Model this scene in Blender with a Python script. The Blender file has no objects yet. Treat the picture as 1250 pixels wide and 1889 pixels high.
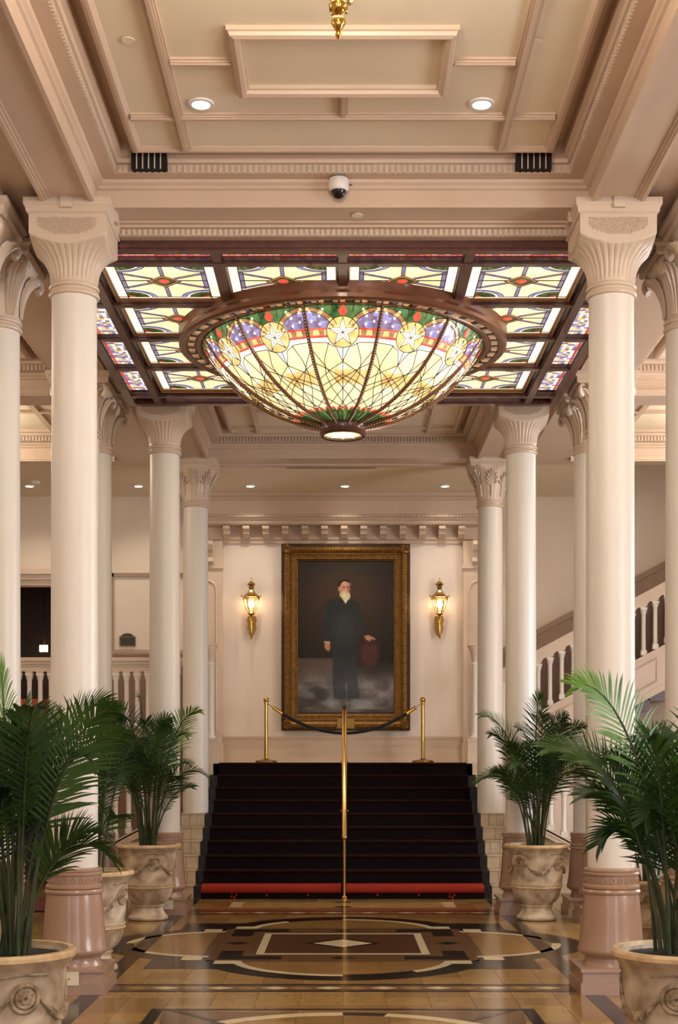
import bpy, bmesh, math, random
import numpy as np
from mathutils import Vector, Matrix
from mathutils.geometry import delaunay_2d_cdt
random.seed(7)
PI = math.pi
scene = bpy.context.scene
COL = scene.collection

# ---------------------------------------------------------------- camera, world, exposure
cam_d = bpy.data.cameras.new('camera')
cam = bpy.data.objects.new('camera', cam_d); COL.objects.link(cam)
cam.location = (0, 0, 1.65); cam.rotation_euler = (PI/2, 0, 0)
cam_d.sensor_fit = 'VERTICAL'; cam_d.sensor_height = 36.0
cam_d.lens = 36.0*2604/1889
cam_d.shift_x = -7/1889; cam_d.shift_y = (1407-944.5)/1889
cam_d.clip_start = 0.05; cam_d.clip_end = 200
scene.camera = cam
world = bpy.data.worlds.new('world'); scene.world = world; world.use_nodes = True
world.node_tree.nodes['Background'].inputs[0].default_value = (0.75, 0.82, 1.0, 1)
world.node_tree.nodes['Background'].inputs[1].default_value = 0.5
vs = scene.view_settings
vs.view_transform = 'Standard'; vs.look = 'None'; vs.gamma = 1.0; vs.use_curve_mapping = False
vs.exposure = 0.2

def light(name, kind, loc, power, color, size=0.2, rot=(0, 0, 0), sizey=None, spot=None, blend=0.5):
    d = bpy.data.lights.new(name, kind); d.energy = power; d.color = color
    if kind == 'AREA':
        d.shape = 'RECTANGLE'; d.size = size; d.size_y = sizey or size
    else:
        d.shadow_soft_size = size
    if kind == 'SPOT':
        d.spot_size = spot; d.spot_blend = blend
    o = bpy.data.objects.new(name, d); COL.objects.link(o)
    o.location = loc; o.rotation_euler = rot
    return o
WARM = (1.0, 0.80, 0.58); COOL = (0.90, 0.93, 1.0); MILD = (1.0, 0.86, 0.70)
# daylight lamps for three unseen street windows, added in the wall behind the photographer
for i, wx in enumerate((-4.2, 0.0, 4.2)):
    light('window_daylight', 'AREA', (wx, -3.7, 2.7), (60, 80, 110)[i], COOL, 2.6, (PI/2, 0, 0), 3.6)

# daylight through the two tall windows of the right-hand wall
for wy, pw in ((5.5, 250), (14.0, 230)):
    light('window_daylight', 'AREA', (6.9, wy, 2.9), pw, COOL, 2.6, (0, PI/2, 0), 2.4)

# ---------------------------------------------------------------- helpers
def S(r, g, b):
    def c(u):
        u /= 255.0
        return u/12.92 if u <= 0.04045 else ((u+0.055)/1.055)**2.4
    return (c(r), c(g), c(b), 1.0)

def mat(name, col, rough=0.5, metal=0.0, var=0.08, scale=6.0, bump=0.0, bscale=60.0, coat=0.0, emit=None, estr=0.0, col2=None, detail=3.0, dist=0.0, spec=0.5):
    m = bpy.data.materials.new(name); m.use_nodes = True
    nt = m.node_tree; p = nt.nodes['Principled BSDF']
    tc = nt.nodes.new('ShaderNodeTexCoord')
    nz = nt.nodes.new('ShaderNodeTexNoise'); nz.inputs['Scale'].default_value = scale; nz.inputs['Detail'].default_value = detail
    nz.inputs['Distortion'].default_value = dist
    nt.links.new(tc.outputs['Object'], nz.inputs['Vector'])
    rp = nt.nodes.new('ShaderNodeValToRGB')
    rp.color_ramp.elements[0].position = 0.32; rp.color_ramp.elements[1].position = 0.68
    c2 = col2 if col2 else tuple(min(1, c*(1+var)) for c in col[:3])+(1,)
    c1 = col if col2 else tuple(c*(1-var) for c in col[:3])+(1,)
    rp.color_ramp.elements[0].color = c1; rp.color_ramp.elements[1].color = c2
    nt.links.new(nz.outputs['Fac'], rp.inputs['Fac'])
    nt.links.new(rp.outputs['Color'], p.inputs['Base Color'])
    p.inputs['Roughness'].default_value = rough; p.inputs['Metallic'].default_value = metal
    p.inputs['Coat Weight'].default_value = coat; p.inputs['Coat Roughness'].default_value = 0.06
    p.inputs['Specular IOR Level'].default_value = spec
    if estr > 0:
        if emit:
            p.inputs['Emission Color'].default_value = emit
        else:
            nt.links.new(rp.outputs['Color'], p.inputs['Emission Color'])
        p.inputs['Emission Strength'].default_value = estr
    if bump > 0:
        n2 = nt.nodes.new('ShaderNodeTexNoise'); n2.inputs['Scale'].default_value = bscale; n2.inputs['Detail'].default_value = 2
        nt.links.new(tc.outputs['Object'], n2.inputs['Vector'])
        b = nt.nodes.new('ShaderNodeBump'); b.inputs['Strength'].default_value = bump; b.inputs['Distance'].default_value = 0.01
        nt.links.new(n2.outputs['Fac'], b.inputs['Height']); nt.links.new(b.outputs['Normal'], p.inputs['Normal'])
    return m

M = {}
M['column'] = mat('column_paint', S(221, 214, 204), 0.38, var=0.02, scale=2)
M['rose'] = mat('rose_paint', S(204, 184, 164), 0.34, var=0.03, scale=3, bump=0.04, bscale=25)
M['base'] = mat('column_base_paint', S(162, 131, 110), 0.24, var=0.05, scale=5, bump=0.12, bscale=70, coat=0.2)
M['beam'] = mat('beam_paint', S(204, 180, 158), 0.4, var=0.03, scale=2)
M['ceil'] = mat('ceiling_cream_paint', S(232, 218, 194), 0.6, var=0.03, scale=2)
M['wall'] = mat('wall_cream_paint', S(212, 196, 176), 0.65, var=0.03, scale=1.5)
M['wallp'] = mat('alcove_wall_paint', S(222, 206, 192), 0.6, var=0.03, scale=1.5)
M['walls_dim'] = mat('gallery_brown_paint', S(120, 92, 74), 0.6, var=0.05)
M['dado'] = mat('brown_wall_rail', S(150, 122, 100), 0.5, var=0.06)
M['white'] = mat('white_enamel', S(228, 224, 218), 0.4, var=0.02)
M['ivory'] = mat('ivory_plastic', S(224, 214, 190), 0.4, var=0.02)
M['black'] = mat('black_gloss', S(22, 20, 20), 0.2, var=0.1)
M['darkhole'] = mat('dark_duct', S(18, 15, 13), 0.9, var=0.1)
M['wood'] = mat('mahogany', S(84, 46, 36), 0.3, var=0.25, scale=9, coat=0.3, dist=1.5)
M['bronze'] = mat('bronze_band', S(124, 80, 56), 0.38, 0.35, var=0.15, scale=5, coat=0.2)
M['fillet'] = mat('lit_bronze_fillet', S(150, 108, 70), 0.4, 0.5, var=0.12)  # bronze fillet; golden highlights from the glass put into its lighter colour
M['lead'] = mat('lead_came', S(86, 60, 40), 0.5, 0.3, var=0.1)
M['brass'] = mat('polished_brass', S(205, 165, 85), 0.16, 1.0, var=0.06)
M['brassd'] = mat('antique_brass', S(150, 116, 62), 0.3, 1.0, var=0.2, scale=30)
M['gilt'] = mat('old_gilding', S(128, 90, 38), 0.42, 0.65, var=0.3, scale=22, bump=0.25, bscale=90)
M['giltd'] = mat('dark_gilding', S(64, 44, 24), 0.5, 0.4, var=0.3, scale=22, bump=0.25, bscale=80)
M['tan'] = mat('tan_marble', S(140, 107, 62), 0.14, var=0.16, scale=3.5, detail=6, dist=1.2, spec=0.27)
M['tan2'] = mat('honey_marble', S(156, 123, 70), 0.14, var=0.16, scale=3.1, detail=6, dist=1.2, spec=0.27)
M['brown'] = mat('brown_marble', S(104, 76, 50), 0.14, var=0.14, scale=5, detail=6, dist=1.2, spec=0.27)
M['brownd'] = mat('dark_brown_marble', S(86, 58, 40), 0.14, var=0.14, scale=5, detail=6, dist=1.2, spec=0.27)
M['cream'] = mat('cream_marble', S(206, 190, 152), 0.14, var=0.06, scale=6, detail=6, dist=1.2, spec=0.27)
M['blackm'] = mat('black_marble', S(34, 28, 24), 0.14, var=0.3, scale=7, detail=6, dist=1.2, spec=0.27)
M['honey_lit'] = mat('golden_marble_lit', S(176, 150, 94), 0.14, var=0.1, scale=4, spec=0.2)  # golden threshold marble, brightness of the downlights put into its colour
M['grout'] = mat('dark_grout', S(66, 50, 36), 0.6)
M['granite'] = mat('black_granite', S(20, 19, 19), 0.35, scale=40, col2=S(48, 46, 44), spec=0.3)
M['stone'] = mat('beige_stone_tile', S(186, 166, 138), 0.35, var=0.14, scale=9, dist=1.0)
M['carpet'] = mat('dark_carpet', S(17, 12, 11), 0.95, scale=26, col2=S(25, 14, 12), spec=0.1)
M['carpetred'] = mat('red_carpet', S(150, 48, 34), 0.9, var=0.15, scale=60, spec=0.1)
M['carpettrim'] = mat('rust_carpet_edge', S(40, 19, 16), 0.95, var=0.3, scale=14, spec=0.05)
M['urn'] = mat('weathered_urn', S(136, 112, 82), 0.5, scale=5.5, col2=S(220, 204, 180), detail=8, dist=0.4, bump=0.12, bscale=30)
M['urnrim'] = mat('weathered_urn_rim', S(176, 138, 92), 0.5, scale=9, col2=S(220, 194, 152), detail=6, bump=0.1)
M['urnd'] = mat('urn_relief_stain', S(104, 82, 58), 0.55, scale=18, col2=S(186, 164, 132), detail=5)
M['soil'] = mat('dark_soil', S(34, 30, 18), 0.95, var=0.5, scale=50, bump=0.5, bscale=60)
M['stem'] = mat('palm_stem', S(52, 62, 30), 0.5, var=0.3, scale=12)
def leafmat(name, a, b):
    m = mat(name, a, 0.42, scale=3.0, col2=b)
    nt = m.node_tree; p = nt.nodes['Principled BSDF']; out = nt.nodes['Material Output']
    tr = nt.nodes.new('ShaderNodeBsdfTranslucent'); mx = nt.nodes.new('ShaderNodeMixShader'); mx.inputs[0].default_value = 0.3
    rp = [n for n in nt.nodes if n.type == 'VALTORGB'][0]
    nt.links.new(rp.outputs['Color'], tr.inputs['Color'])
    nt.links.new(p.outputs[0], mx.inputs[1]); nt.links.new(tr.outputs[0], mx.inputs[2]); nt.links.new(mx.outputs[0], out.inputs[0])
    return m
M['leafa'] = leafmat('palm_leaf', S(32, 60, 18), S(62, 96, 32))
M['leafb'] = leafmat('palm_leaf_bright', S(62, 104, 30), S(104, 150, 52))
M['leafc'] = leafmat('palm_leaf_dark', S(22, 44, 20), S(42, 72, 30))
M['barwall'] = mat('bar_brown', S(46, 30, 22), 0.6, var=0.4, scale=2)
M['redlac'] = mat('red_leather', S(190, 74, 48), 0.45, var=0.1)
M['plate'] = mat('dull_brass_plate', S(150, 122, 58), 0.55, 0.5, var=0.08)
M['plaque'] = mat('bronze_plaque', S(52, 48, 42), 0.4, 0.5, var=0.2, scale=60)
M['rope'] = mat('black_velvet_rope', S(16, 14, 13), 0.9)
M['rug'] = mat('maroon_rug', S(92, 30, 26), 0.95, var=0.2, scale=30)
M['glass'] = mat('lantern_glass', S(235, 230, 215), 0.05, var=0.0)
gp = M['glass'].node_tree.nodes['Principled BSDF']; gp.inputs['Transmission Weight'].default_value = 0.95; gp.inputs['IOR'].default_value = 1.05
M['bulb'] = mat('lamp_bulb', S(255, 236, 200), 0.5, emit=S(255, 232, 190), estr=18)
M['down'] = mat('downlight_lens', S(255, 246, 230), 0.5, emit=S(255, 244, 226), estr=9)
# backlit art glass
GE = 1.0
def glass(name, a, b, e, scale=5):
    M[name] = mat('art_glass_'+name, a, 0.25, scale=scale, col2=b, estr=e*GE, detail=4, dist=1.0)
glass('amber', S(246, 222, 158), S(255, 246, 206), 0.9, 2.2)
glass('pale', S(248, 242, 208), S(255, 253, 238), 0.98, 4)
glass('milk', S(240, 240, 238), S(255, 255, 252), 0.98, 5)
glass('blue', S(112, 110, 168), S(168, 162, 208), 0.9, 8)
glass('blue2', S(120, 106, 140), S(150, 140, 176), 0.7, 10)
glass('violet', S(120, 96, 128), S(150, 136, 172), 0.7, 10)
glass('green', S(32, 62, 26), S(96, 126, 62), 0.55, 9)
glass('emerald', S(24, 74, 40), S(110, 150, 90), 0.65, 9)
glass('red', S(206, 54, 40), S(236, 106, 84), 0.85, 9)
glass('rust', S(150, 96, 64), S(196, 150, 100), 0.75, 9)
glass('gold', S(226, 190, 110), S(248, 226, 158), 0.8, 7)
glass('spark', S(255, 236, 170), S(255, 250, 220), 2.5, 4)

class B:
    """collects shapes for one mesh"""
    def __init__(s): s.v = []; s.f = []
    def add(s, vs_, fs):
        o = len(s.v); s.v += [tuple(p) for p in vs_]; s.f += [tuple(i+o for i in f) for f in fs]; return s
    def box(s, x0, x1, y0, y1, z0, z1):
        return s.add([(x0,y0,z0),(x1,y0,z0),(x1,y1,z0),(x0,y1,z0),(x0,y0,z1),(x1,y0,z1),(x1,y1,z1),(x0,y1,z1)],
                     [(3,2,1,0),(4,5,6,7),(0,1,5,4),(1,2,6,5),(2,3,7,6),(3,0,4,7)])
    def prism(s, poly, z0, z1):
        n = len(poly)
        return s.add([(x,y,z0) for x,y in poly]+[(x,y,z1) for x,y in poly],
                     [tuple(range(n-1,-1,-1)), tuple(range(n,2*n))]+[(i,(i+1)%n,(i+1)%n+n,i+n) for i in range(n)])
    def prism_y(s, poly, y0, y1):     # polygon in x,z extruded along y
        n = len(poly)
        return s.add([(x,y0,z) for x,z in poly]+[(x,y1,z) for x,z in poly],
                     [tuple(range(n)), tuple(range(2*n-1,n-1,-1))]+[(i,i+n,(i+1)%n+n,(i+1)%n) for i in range(n)])
    def prism_x(s, poly, x0, x1):     # polygon in y,z extruded along x
        n = len(poly)
        return s.add([(x0,y,z) for y,z in poly]+[(x1,y,z) for y,z in poly],
                     [tuple(range(n-1,-1,-1)), tuple(range(n,2*n))]+[(i,(i+1)%n,(i+1)%n+n,i+n) for i in range(n)])
    def lathe(s, prof, n=24, c=(0,0,0), cap0=True, cap1=True):
        vs_ = []; fs = []
        for r, z in prof:
            for k in range(n):
                a = 2*PI*k/n; vs_.append((c[0]+r*math.cos(a), c[1]+r*math.sin(a), c[2]+z))
        for i in range(len(prof)-1):
            for k in range(n):
                k2 = (k+1) % n
                fs.append((i*n+k, i*n+k2, (i+1)*n+k2, (i+1)*n+k))
        if cap0: fs.append(tuple(range(n-1,-1,-1)))
        if cap1: fs.append(tuple((len(prof)-1)*n+k for k in range(n)))
        return s.add(vs_, fs)
    def ringlathe(s, prof, n=48, c=(0,0,0)):   # closed profile
        vs_ = []; fs = []; m = len(prof)
        for r, z in prof:
            for k in range(n):
                a = 2*PI*k/n; vs_.append((c[0]+r*math.cos(a), c[1]+r*math.sin(a), c[2]+z))
        for i in range(m):
            i2 = (i+1) % m
            for k in range(n):
                k2 = (k+1) % n
                fs.append((i*n+k, i*n+k2, i2*n+k2, i2*n+k))
        return s.add(vs_, fs)
    def tube(s, pts, r, n=6, cap=True):
        pts = [Vector(p) for p in pts]; m = len(pts)
        rr = r if isinstance(r, (list, tuple)) else [r]*m
        vs_ = []; fs = []; up = Vector((0,0,1)); prev = None
        for i in range(m):
            t = (pts[min(i+1,m-1)]-pts[max(i-1,0)])
            if t.length < 1e-9: t = Vector((0,0,1))
            t.normalize()
            if prev is None:
                a = up.cross(t)
                if a.length < 1e-3: a = Vector((1,0,0)).cross(t)
            else:
                a = prev - t*prev.dot(t)
                if a.length < 1e-5: a = up.cross(t)
            a.normalize(); prev = a; b = t.cross(a)
            for k in range(n):
                w = 2*PI*k/n; vs_.append(tuple(pts[i]+(a*math.cos(w)+b*math.sin(w))*rr[i]))
        for i in range(m-1):
            for k in range(n):
                k2 = (k+1) % n; fs.append((i*n+k, i*n+k2, (i+1)*n+k2, (i+1)*n+k))
        if cap: fs.append(tuple(range(n-1,-1,-1))); fs.append(tuple((m-1)*n+k for k in range(n)))
        return s.add(vs_, fs)
    def ball(s, c, r, n=10, m=6, sz=1.0):
        return s.lathe([(max(1e-4, r*math.sin(PI*i/m)), -r*sz*math.cos(PI*i/m)) for i in range(m+1)], n, c)
    def rectsweep(s, x0, x1, y0, y1, prof):     # profile (inset, z) swept round the inside of a rectangle
        vs_ = []; fs = []
        for p, z in prof:
            vs_ += [(x0+p,y0+p,z),(x1-p,y0+p,z),(x1-p,y1-p,z),(x0+p,y1-p,z)]
        for i in range(len(prof)-1):
            for k in range(4):
                k2 = (k+1) % 4; fs.append((i*4+k, i*4+k2, (i+1)*4+k2, (i+1)*4+k))
        return s.add(vs_, fs)
    def grid(s, nu, nv, fn):
        vs_ = [fn(i/nu, j/nv) for j in range(nv+1) for i in range(nu+1)]
        return s.add(vs_, [(j*(nu+1)+i, j*(nu+1)+i+1, (j+1)*(nu+1)+i+1, (j+1)*(nu+1)+i) for j in range(nv) for i in range(nu)])
    def mesh(s, name, m, smooth=False):
        me = bpy.data.meshes.new(name); me.from_pydata(s.v, [], s.f); me.materials.append(M[m])
        bm = bmesh.new(); bm.from_mesh(me); bmesh.ops.recalc_face_normals(bm, faces=bm.faces); bm.to_mesh(me); bm.free()
        if smooth:
            for p in me.polygons: p.use_smooth = True
            try: me.set_sharp_from_angle(angle=math.radians(smooth if smooth is not True else 40))
            except Exception: pass
        return me
    def obj(s, name, m, parent=None, smooth=False, loc=(0,0,0)):
        return put(name, s.mesh(name, m, smooth), parent, loc)

def put(name, me, parent=None, loc=(0,0,0), rot=(0,0,0), scale=(1,1,1)):
    o = bpy.data.objects.new(name, me); COL.objects.link(o)
    if parent: o.parent = parent
    o.location = loc; o.rotation_euler = rot; o.scale = scale
    return o
def empty(name, loc=(0,0,0), rz=0, parent=None):
    o = bpy.data.objects.new(name, None); COL.objects.link(o); o.location = loc; o.rotation_euler = (0,0,rz); o.empty_display_size = 0.1
    if parent: o.parent = parent
    return o
def tag(o, label, cat, group=None):
    o['label'] = label; o['category'] = cat
    if group: o['group'] = group
    return o
def struct(o, label=None):
    o['kind'] = 'structure'
    if label: o['label'] = label
    return o
def copy_tree(o, parent=None):
    c = o.copy(); COL.objects.link(c)
    if parent: c.parent = parent
    for ch in list(o.children): copy_tree(ch, c)
    return c
# ================================================================= STRUCTURE
YA, YB, YC, YW = 10.28, 15.5, 18.74, 21.6      # column rows and back wall
CX, CX2 = 1.954, 2.70                          # column lines
YM = 12.89                                     # centre of the glazed bay
ZB, ZC = 5.65, 5.93                            # beam soffit, coffer ceiling
ntrim = [0]
def trim(b, m, label, smooth=False):
    ntrim[0] += 1
    return struct(b.obj('trim_%d' % ntrim[0], m, None, smooth), label)

# --- floor: slab, tiles, inlays
flo = struct(B().box(-7, 7, -4, 24.2, -0.2, -0.004).obj('floor', 'grout'), 'polished tan marble floor with black and cream inlaid medallions')
T = 0.30
def quatre(sq, c, r, n=240):
    pts = []
    for k in range(n):
        a = 2*PI*k/n; d = sq/max(abs(math.cos(a)), abs(math.sin(a)))
        for q in range(4):
            b = a-q*PI/2
            disc = r*r-(c*math.sin(b))**2
            if disc >= 0:
                t = c*math.cos(b)+math.sqrt(disc)
                if t > d: d = t
        pts.append((d*math.cos(a), YM+d*math.sin(a)))
    return pts
def inside(p, poly):
    x, y = p; c = False; j = len(poly)-1
    for i in range(len(poly)):
        xi, yi = poly[i]; xj, yj = poly[j]
        if (yi > y) != (yj > y) and x < (xj-xi)*(y-yi)/(yj-yi)+xi: c = not c
        j = i
    return c
def clip(poly, x0, x1, y0, y1):
    def cl(ps, ins, cut):
        out = []
        for i in range(len(ps)):
            a, b = ps[i-1], ps[i]
            if ins(b):
                if not ins(a): out.append(cut(a, b))
                out.append(b)
            elif ins(a): out.append(cut(a, b))
        return out
    def cx(x): return lambda a, b: (x, a[1]+(b[1]-a[1])*(x-a[0])/(b[0]-a[0]))
    def cy(y): return lambda a, b: (a[0]+(b[0]-a[0])*(y-a[1])/(b[1]-a[1]), y)
    for ins, cut in ((lambda p: p[0] >= x0, cx(x0)), (lambda p: p[0] <= x1, cx(x1)), (lambda p: p[1] >= y0, cy(y0)), (lambda p: p[1] <= y1, cy(y1))):
        if poly: poly = cl(poly, ins, cut)
    return poly
OUT = quatre(1.60, 1.05, 1.15); INN = quatre(1.14, 1.05, 0.93); RNG = quatre(1.14, 1.05, 0.85)
tile_me = {}
for k in ('tan', 'tan2'):
    tile_me[k] = B().box(-T/2+.0015, T/2-.0015, -T/2+.0015, T/2-.0015, -0.003, 0).mesh('floor_tile', k)
far = {'tan': B(), 'tan2': B()}
cnt = 0
for j in range(27, 73):
    y = j*T+T/2
    for i in range(-22, 22):
        x = i*T+T/2
        k = 'tan2' if random.random() < .45 else 'tan'
        cs = [(x+a*T/2, y+b*T/2) for a in (-1, 1) for b in (-1, 1)]
        if all(inside(c, OUT) for c in cs): continue
        if abs(x) < 2.0 and y < 17.1 and cnt < 300:
            put('floor_tile', tile_me[k], flo, (x, y, random.uniform(-.0003, .0002))); cnt += 1
        else:
            far[k].box(x-T/2+.0015, x+T/2-.0015, y-T/2+.0015, y+T/2-.0015, -0.003, 0)
for k in far:
    o = far[k].obj('distant_tile', k, flo); o['kind'] = 'stuff'
near = B().box(-6.9, 6.9, -3.9, 8.1, -0.003, 0).obj('near_paving', 'tan', flo)
Z1, Z2, Z3, Z4 = 0.0008, 0.0014, 0.0020, 0.0026
def inlay(name, m, poly, z): return B().prism(poly, -0.002, z).obj(name, m, flo)
# black quatrefoil in slabs, tan field in tiles
for i in range(-4, 4):
    for j in range(-4, 4):
        p = clip(OUT, i*.6, i*.6+.599, YM+j*.6, YM+j*.6+.599)
        if len(p) > 2: inlay('black_slab', 'blackm', p, Z1)
for i in range(-7, 7):
    for j in range(-7, 7):
        p = clip(RNG, i*T+.0012, i*T+T-.0012, YM+j*T+.0012, YM+j*T+T-.0012)
        if len(p) > 2: inlay('field_tile', 'brown' if max(abs(i+.5), abs(j+.5)) < 3.6 else 'tan', p, Z2)
# cream band round the quatrefoil in arc pieces
n = len(INN); seg = 12
for s in range(0, n, seg):
    idx = [(s+q) % n for q in range(seg+1)]
    poly = [INN[q] for q in idx]+[RNG[q] for q in reversed(idx)]
    inlay('cream_arc', 'cream' if (s//seg) % 5 else 'blackm', poly, Z3)
for sx in (-1, 1):
    for sy in (-1, 1):
        for px_, py_ in ((1.27, 1.0), (0.98, 1.22)):
            x, y = sx*px_, YM+sy*py_
            inlay('cream_block', 'cream', [(x-.085,y-.085),(x+.085,y-.085),(x+.085,y+.085),(x-.085,y+.085)], Z4)
        def q(x, y): return (sx*x, YM+sy*y)
        poly = [q(.52,.86), q(.86,.86), q(.86,.52), q(1.06,.52), q(1.06,1.06), q(.52,1.06)]
        inlay('black_corner', 'blackm', poly if sx*sy > 0 else poly[::-1], Z3)
def rect(x0, x1, y0, y1): return [(x0,y0),(x1,y0),(x1,y1),(x0,y1)]
for sgn in (-1, 1):
    inlay('cream_strip', 'cream', rect(-.75, .75, YM+sgn*.715-.035, YM+sgn*.715+.035), Z3)
    inlay('cream_strip', 'cream', rect(sgn*.715-.035, sgn*.715+.035, YM-.68, YM+.68), Z3)
    for dx, dy in ((sgn*.96, 0), (0, sgn*.96)):
        d = .11; inlay('black_diamond', 'blackm', [(dx-d,YM+dy),(dx,YM+dy-d),(dx+d,YM+dy),(dx,YM+dy+d)], Z3)
inlay('brown_square', 'brownd', rect(-.68, .68, YM-.68, YM+.68), Z2+.0003)
for d, m_, z in ((.36, 'blackm', Z3), (.27, 'cream', Z4)):
    inlay('centre_diamond', m_, [(-d,YM),(0,YM-d),(d,YM),(0,YM+d)], z)
# border bands across the hall at the column rows
for y0 in (10.16, 15.34):
    for a, b_ in ((0, .055), (.30, .355)):
        inlay('black_strip', 'blackm', rect(-1.70, 1.70, y0+a, y0+b_), Z3)
    inlay('tan_strip', 'brown', rect(-1.70, 1.70, y0+.055, y0+.30), Z1)
    for k in range(-8, 8):
        x = k*.2+.1; yc = y0+.177
        inlay('strip_diamond', 'cream' if k % 2 else 'tan2', [(x-.1,yc),(x,yc-.06),(x+.1,yc),(x,yc+.06)], Z3)
for sx in (-1, 1):
    for y0, y1 in ((7, 10.15), (10.53, 15.3), (15.7, 17.0)):
        a = sorted((sx*1.72, sx*1.86)); inlay('black_strip', 'blackm', rect(a[0], a[1], y0, y1), Z3)
# nearer medallion: square outline, ring and spandrels
yc = 8.18; q_ = 1.28
inlay('black_strip', 'blackm', rect(-q_, q_, yc+q_-.05, yc+q_), Z3)
for sx in (-1, 1):
    a = sorted((sx*q_, sx*(q_-.08))); inlay('black_strip', 'blackm', rect(a[0], a[1], yc-q_, yc+q_-.05), Z3)
    sp = [(sx*(q_-.08), yc+q_-.05)]+[(sx*1.14*math.sin(t), yc+1.14*math.cos(t)) for t in [math.radians(78-6*k) for k in range(12)]]
    inlay('brown_spandrel', 'brown', sp if sx > 0 else sp[::-1], Z1)
    inlay('black_spandrel_bar', 'blackm', [(sx*1.16, yc+1.22), (sx*.82, yc+.80), (sx*.78, yc+.83), (sx*1.12, yc+1.24)][::sx], Z3)
for k in range(24):
    a0, a1 = 2*PI*k/24, 2*PI*(k+1)/24
    pts = [(1.14*math.sin(a0+(a1-a0)*t/4), yc+1.14*math.cos(a0+(a1-a0)*t/4)) for t in range(5)]+[(1.04*math.sin(a0+(a1-a0)*t/4), yc+1.04*math.cos(a0+(a1-a0)*t/4)) for t in range(4, -1, -1)]
    inlay('cream_arc', 'cream' if k % 4 else 'blackm', pts[::-1], Z3)
# threshold panel before the stair
inlay('black_strip', 'blackm', rect(-1.70, 1.70, 15.80, 15.84), Z3)
inlay('cream_strip', 'honey_lit', rect(-1.16, 1.16, 16.12, 16.70), Z3)
for sx in (-1, 1):
    inlay('cream_block', 'cream', rect(sx*1.23-.07, sx*1.23+.07, 16.12, 16.70), Z3)
inlay('black_block', 'blackm', rect(-.09, .09, 16.12, 16.22), Z4); inlay('black_block', 'blackm', rect(-.09, .09, 16.6, 16.7), Z4)

# --- walls of the room
struct(B().box(-7.2, -7, -4, 24.4, -.2, 6.6).obj('wall_left', 'wall'))
wr = B()
for y0, y1 in ((-4, 4.2), (6.8, 12.7), (15.3, 24.4)): wr.box(7, 7.2, y0, y1, -.2, 6.6)
for y0, y1 in ((4.2, 6.8), (12.7, 15.3)): wr.box(7, 7.2, y0, y1, -.2, 1.5).box(7, 7.2, y0, y1, 4.4, 6.6)
struct(wr.obj('wall_right', 'wall'))
for i, wy in enumerate((5.5, 14.0)):
    w = B()
    for dy in (-1.25, 0, 1.25): w.box(7.08, 7.15, wy+dy-.03, wy+dy+.03, 1.5, 4.4)
    for z in (1.53, 2.95, 4.37): w.box(7.08, 7.15, wy-1.3, wy+1.3, z-.03, z+.03)
    struct(w.obj('window_%d' % (i+4), 'white'))
wr = B()
for x0, x1 in ((-7, -5.6), (-2.8, -1.4), (1.4, 2.8), (5.6, 7)): wr.box(x0, x1, -4.2, -4, 0, 6.6)
for x0, x1 in ((-5.6, -2.8), (-1.4, 1.4), (2.8, 5.6)):
    wr.box(x0, x1, -4.2, -4, 0, .6); wr.box(x0, x1, -4.2, -4, 4.7, 6.6)
struct(wr.obj('wall_rear', 'wall'))
for i, wx in enumerate((-4.2, 0, 4.2)):  # unseen window frames, added as openings for the daylight lamps
    w = B()
    for dx in (-1.35, -.45, .45, 1.35): w.box(wx+dx-.03, wx+dx+.03, -4.15, -4.08, .6, 4.7)
    for z in (.63, 2.0, 3.4, 4.67): w.box(wx-1.4, wx+1.4, -4.15, -4.08, z-.03, z+.03)
    struct(w.obj('window_%d' % (i+1), 'white'))
# back wall with the bar opening on the left
wb = B()
wb.box(-7, -5.9, YW, YW+.2, 0, 6.6).box(-5.9, -4.0, YW, YW+.2, 4.36, 6.6).box(-5.9, -4.0, YW, YW+.2, 0, 2.0).box(-4.0, -1.95, YW, YW+.2, 0, 6.6)
wb.box(1.95, 7, YW, YW+.2, 0, 6.6)
wall_back = struct(wb.obj('wall_back', 'wall'), 'cream rear wall behind the columns and stairs')
struct(B().box(-1.95, 1.95, YW, YW+.2, 0, 6.6).obj('wall_alcove', 'wallp'), 'pinkish cream wall behind the large portrait')
# bar room beyond the opening
bar = struct(B().box(-6.6, -3.4, 24.0, 24.1, 1.5, 5).box(-6.6, -3.4, YW+.2, 24.1, 4.6, 4.7).box(-6.7, -6.6, YW+.2, 24.1, 1.5, 5).box(-3.4, -3.3, YW+.2, 24.1, 1.5, 5).box(-6.6, -3.4, YW+.2, 24.1, 1.8, 1.98).obj('wall_bar', 'barwall'), 'dark brown bar room seen through the left opening')
ob = B()
for z, d in ((4.36, .06), (4.44, .10), (4.52, .14)): ob.box(-6.0, -3.9, YW-d, YW-.001, z, z+.08)
ob.box(-4.05, -3.93, YW-.05, YW-.001, 2.0, 4.36)
trim(ob, 'beam', 'moulded lintel over the dark bar opening')
# panel moulding and dado rail on the left back wall
pm = B().box(-3.56, -3.50, YW-.03, YW-.001, 3.3, 4.55).box(-3.56, -2.2, YW-.03, YW-.001, 4.49, 4.55)
pm.prism_x([(YW-.001,3.24),(YW-.05,3.24),(YW-.07,3.30),(YW-.07,3.33),(YW-.04,3.36),(YW-.001,3.38)], -3.95, -2.1)
trim(pm, 'dado', 'panel moulding and dado rail round the small plaque')

struct(B().box(-3.93, -2.1, YW-.02, YW-.002, 2.0, 3.24).obj('wall_gallery_dado', 'walls_dim'), 'brown dado behind the gallery balusters')
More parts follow.
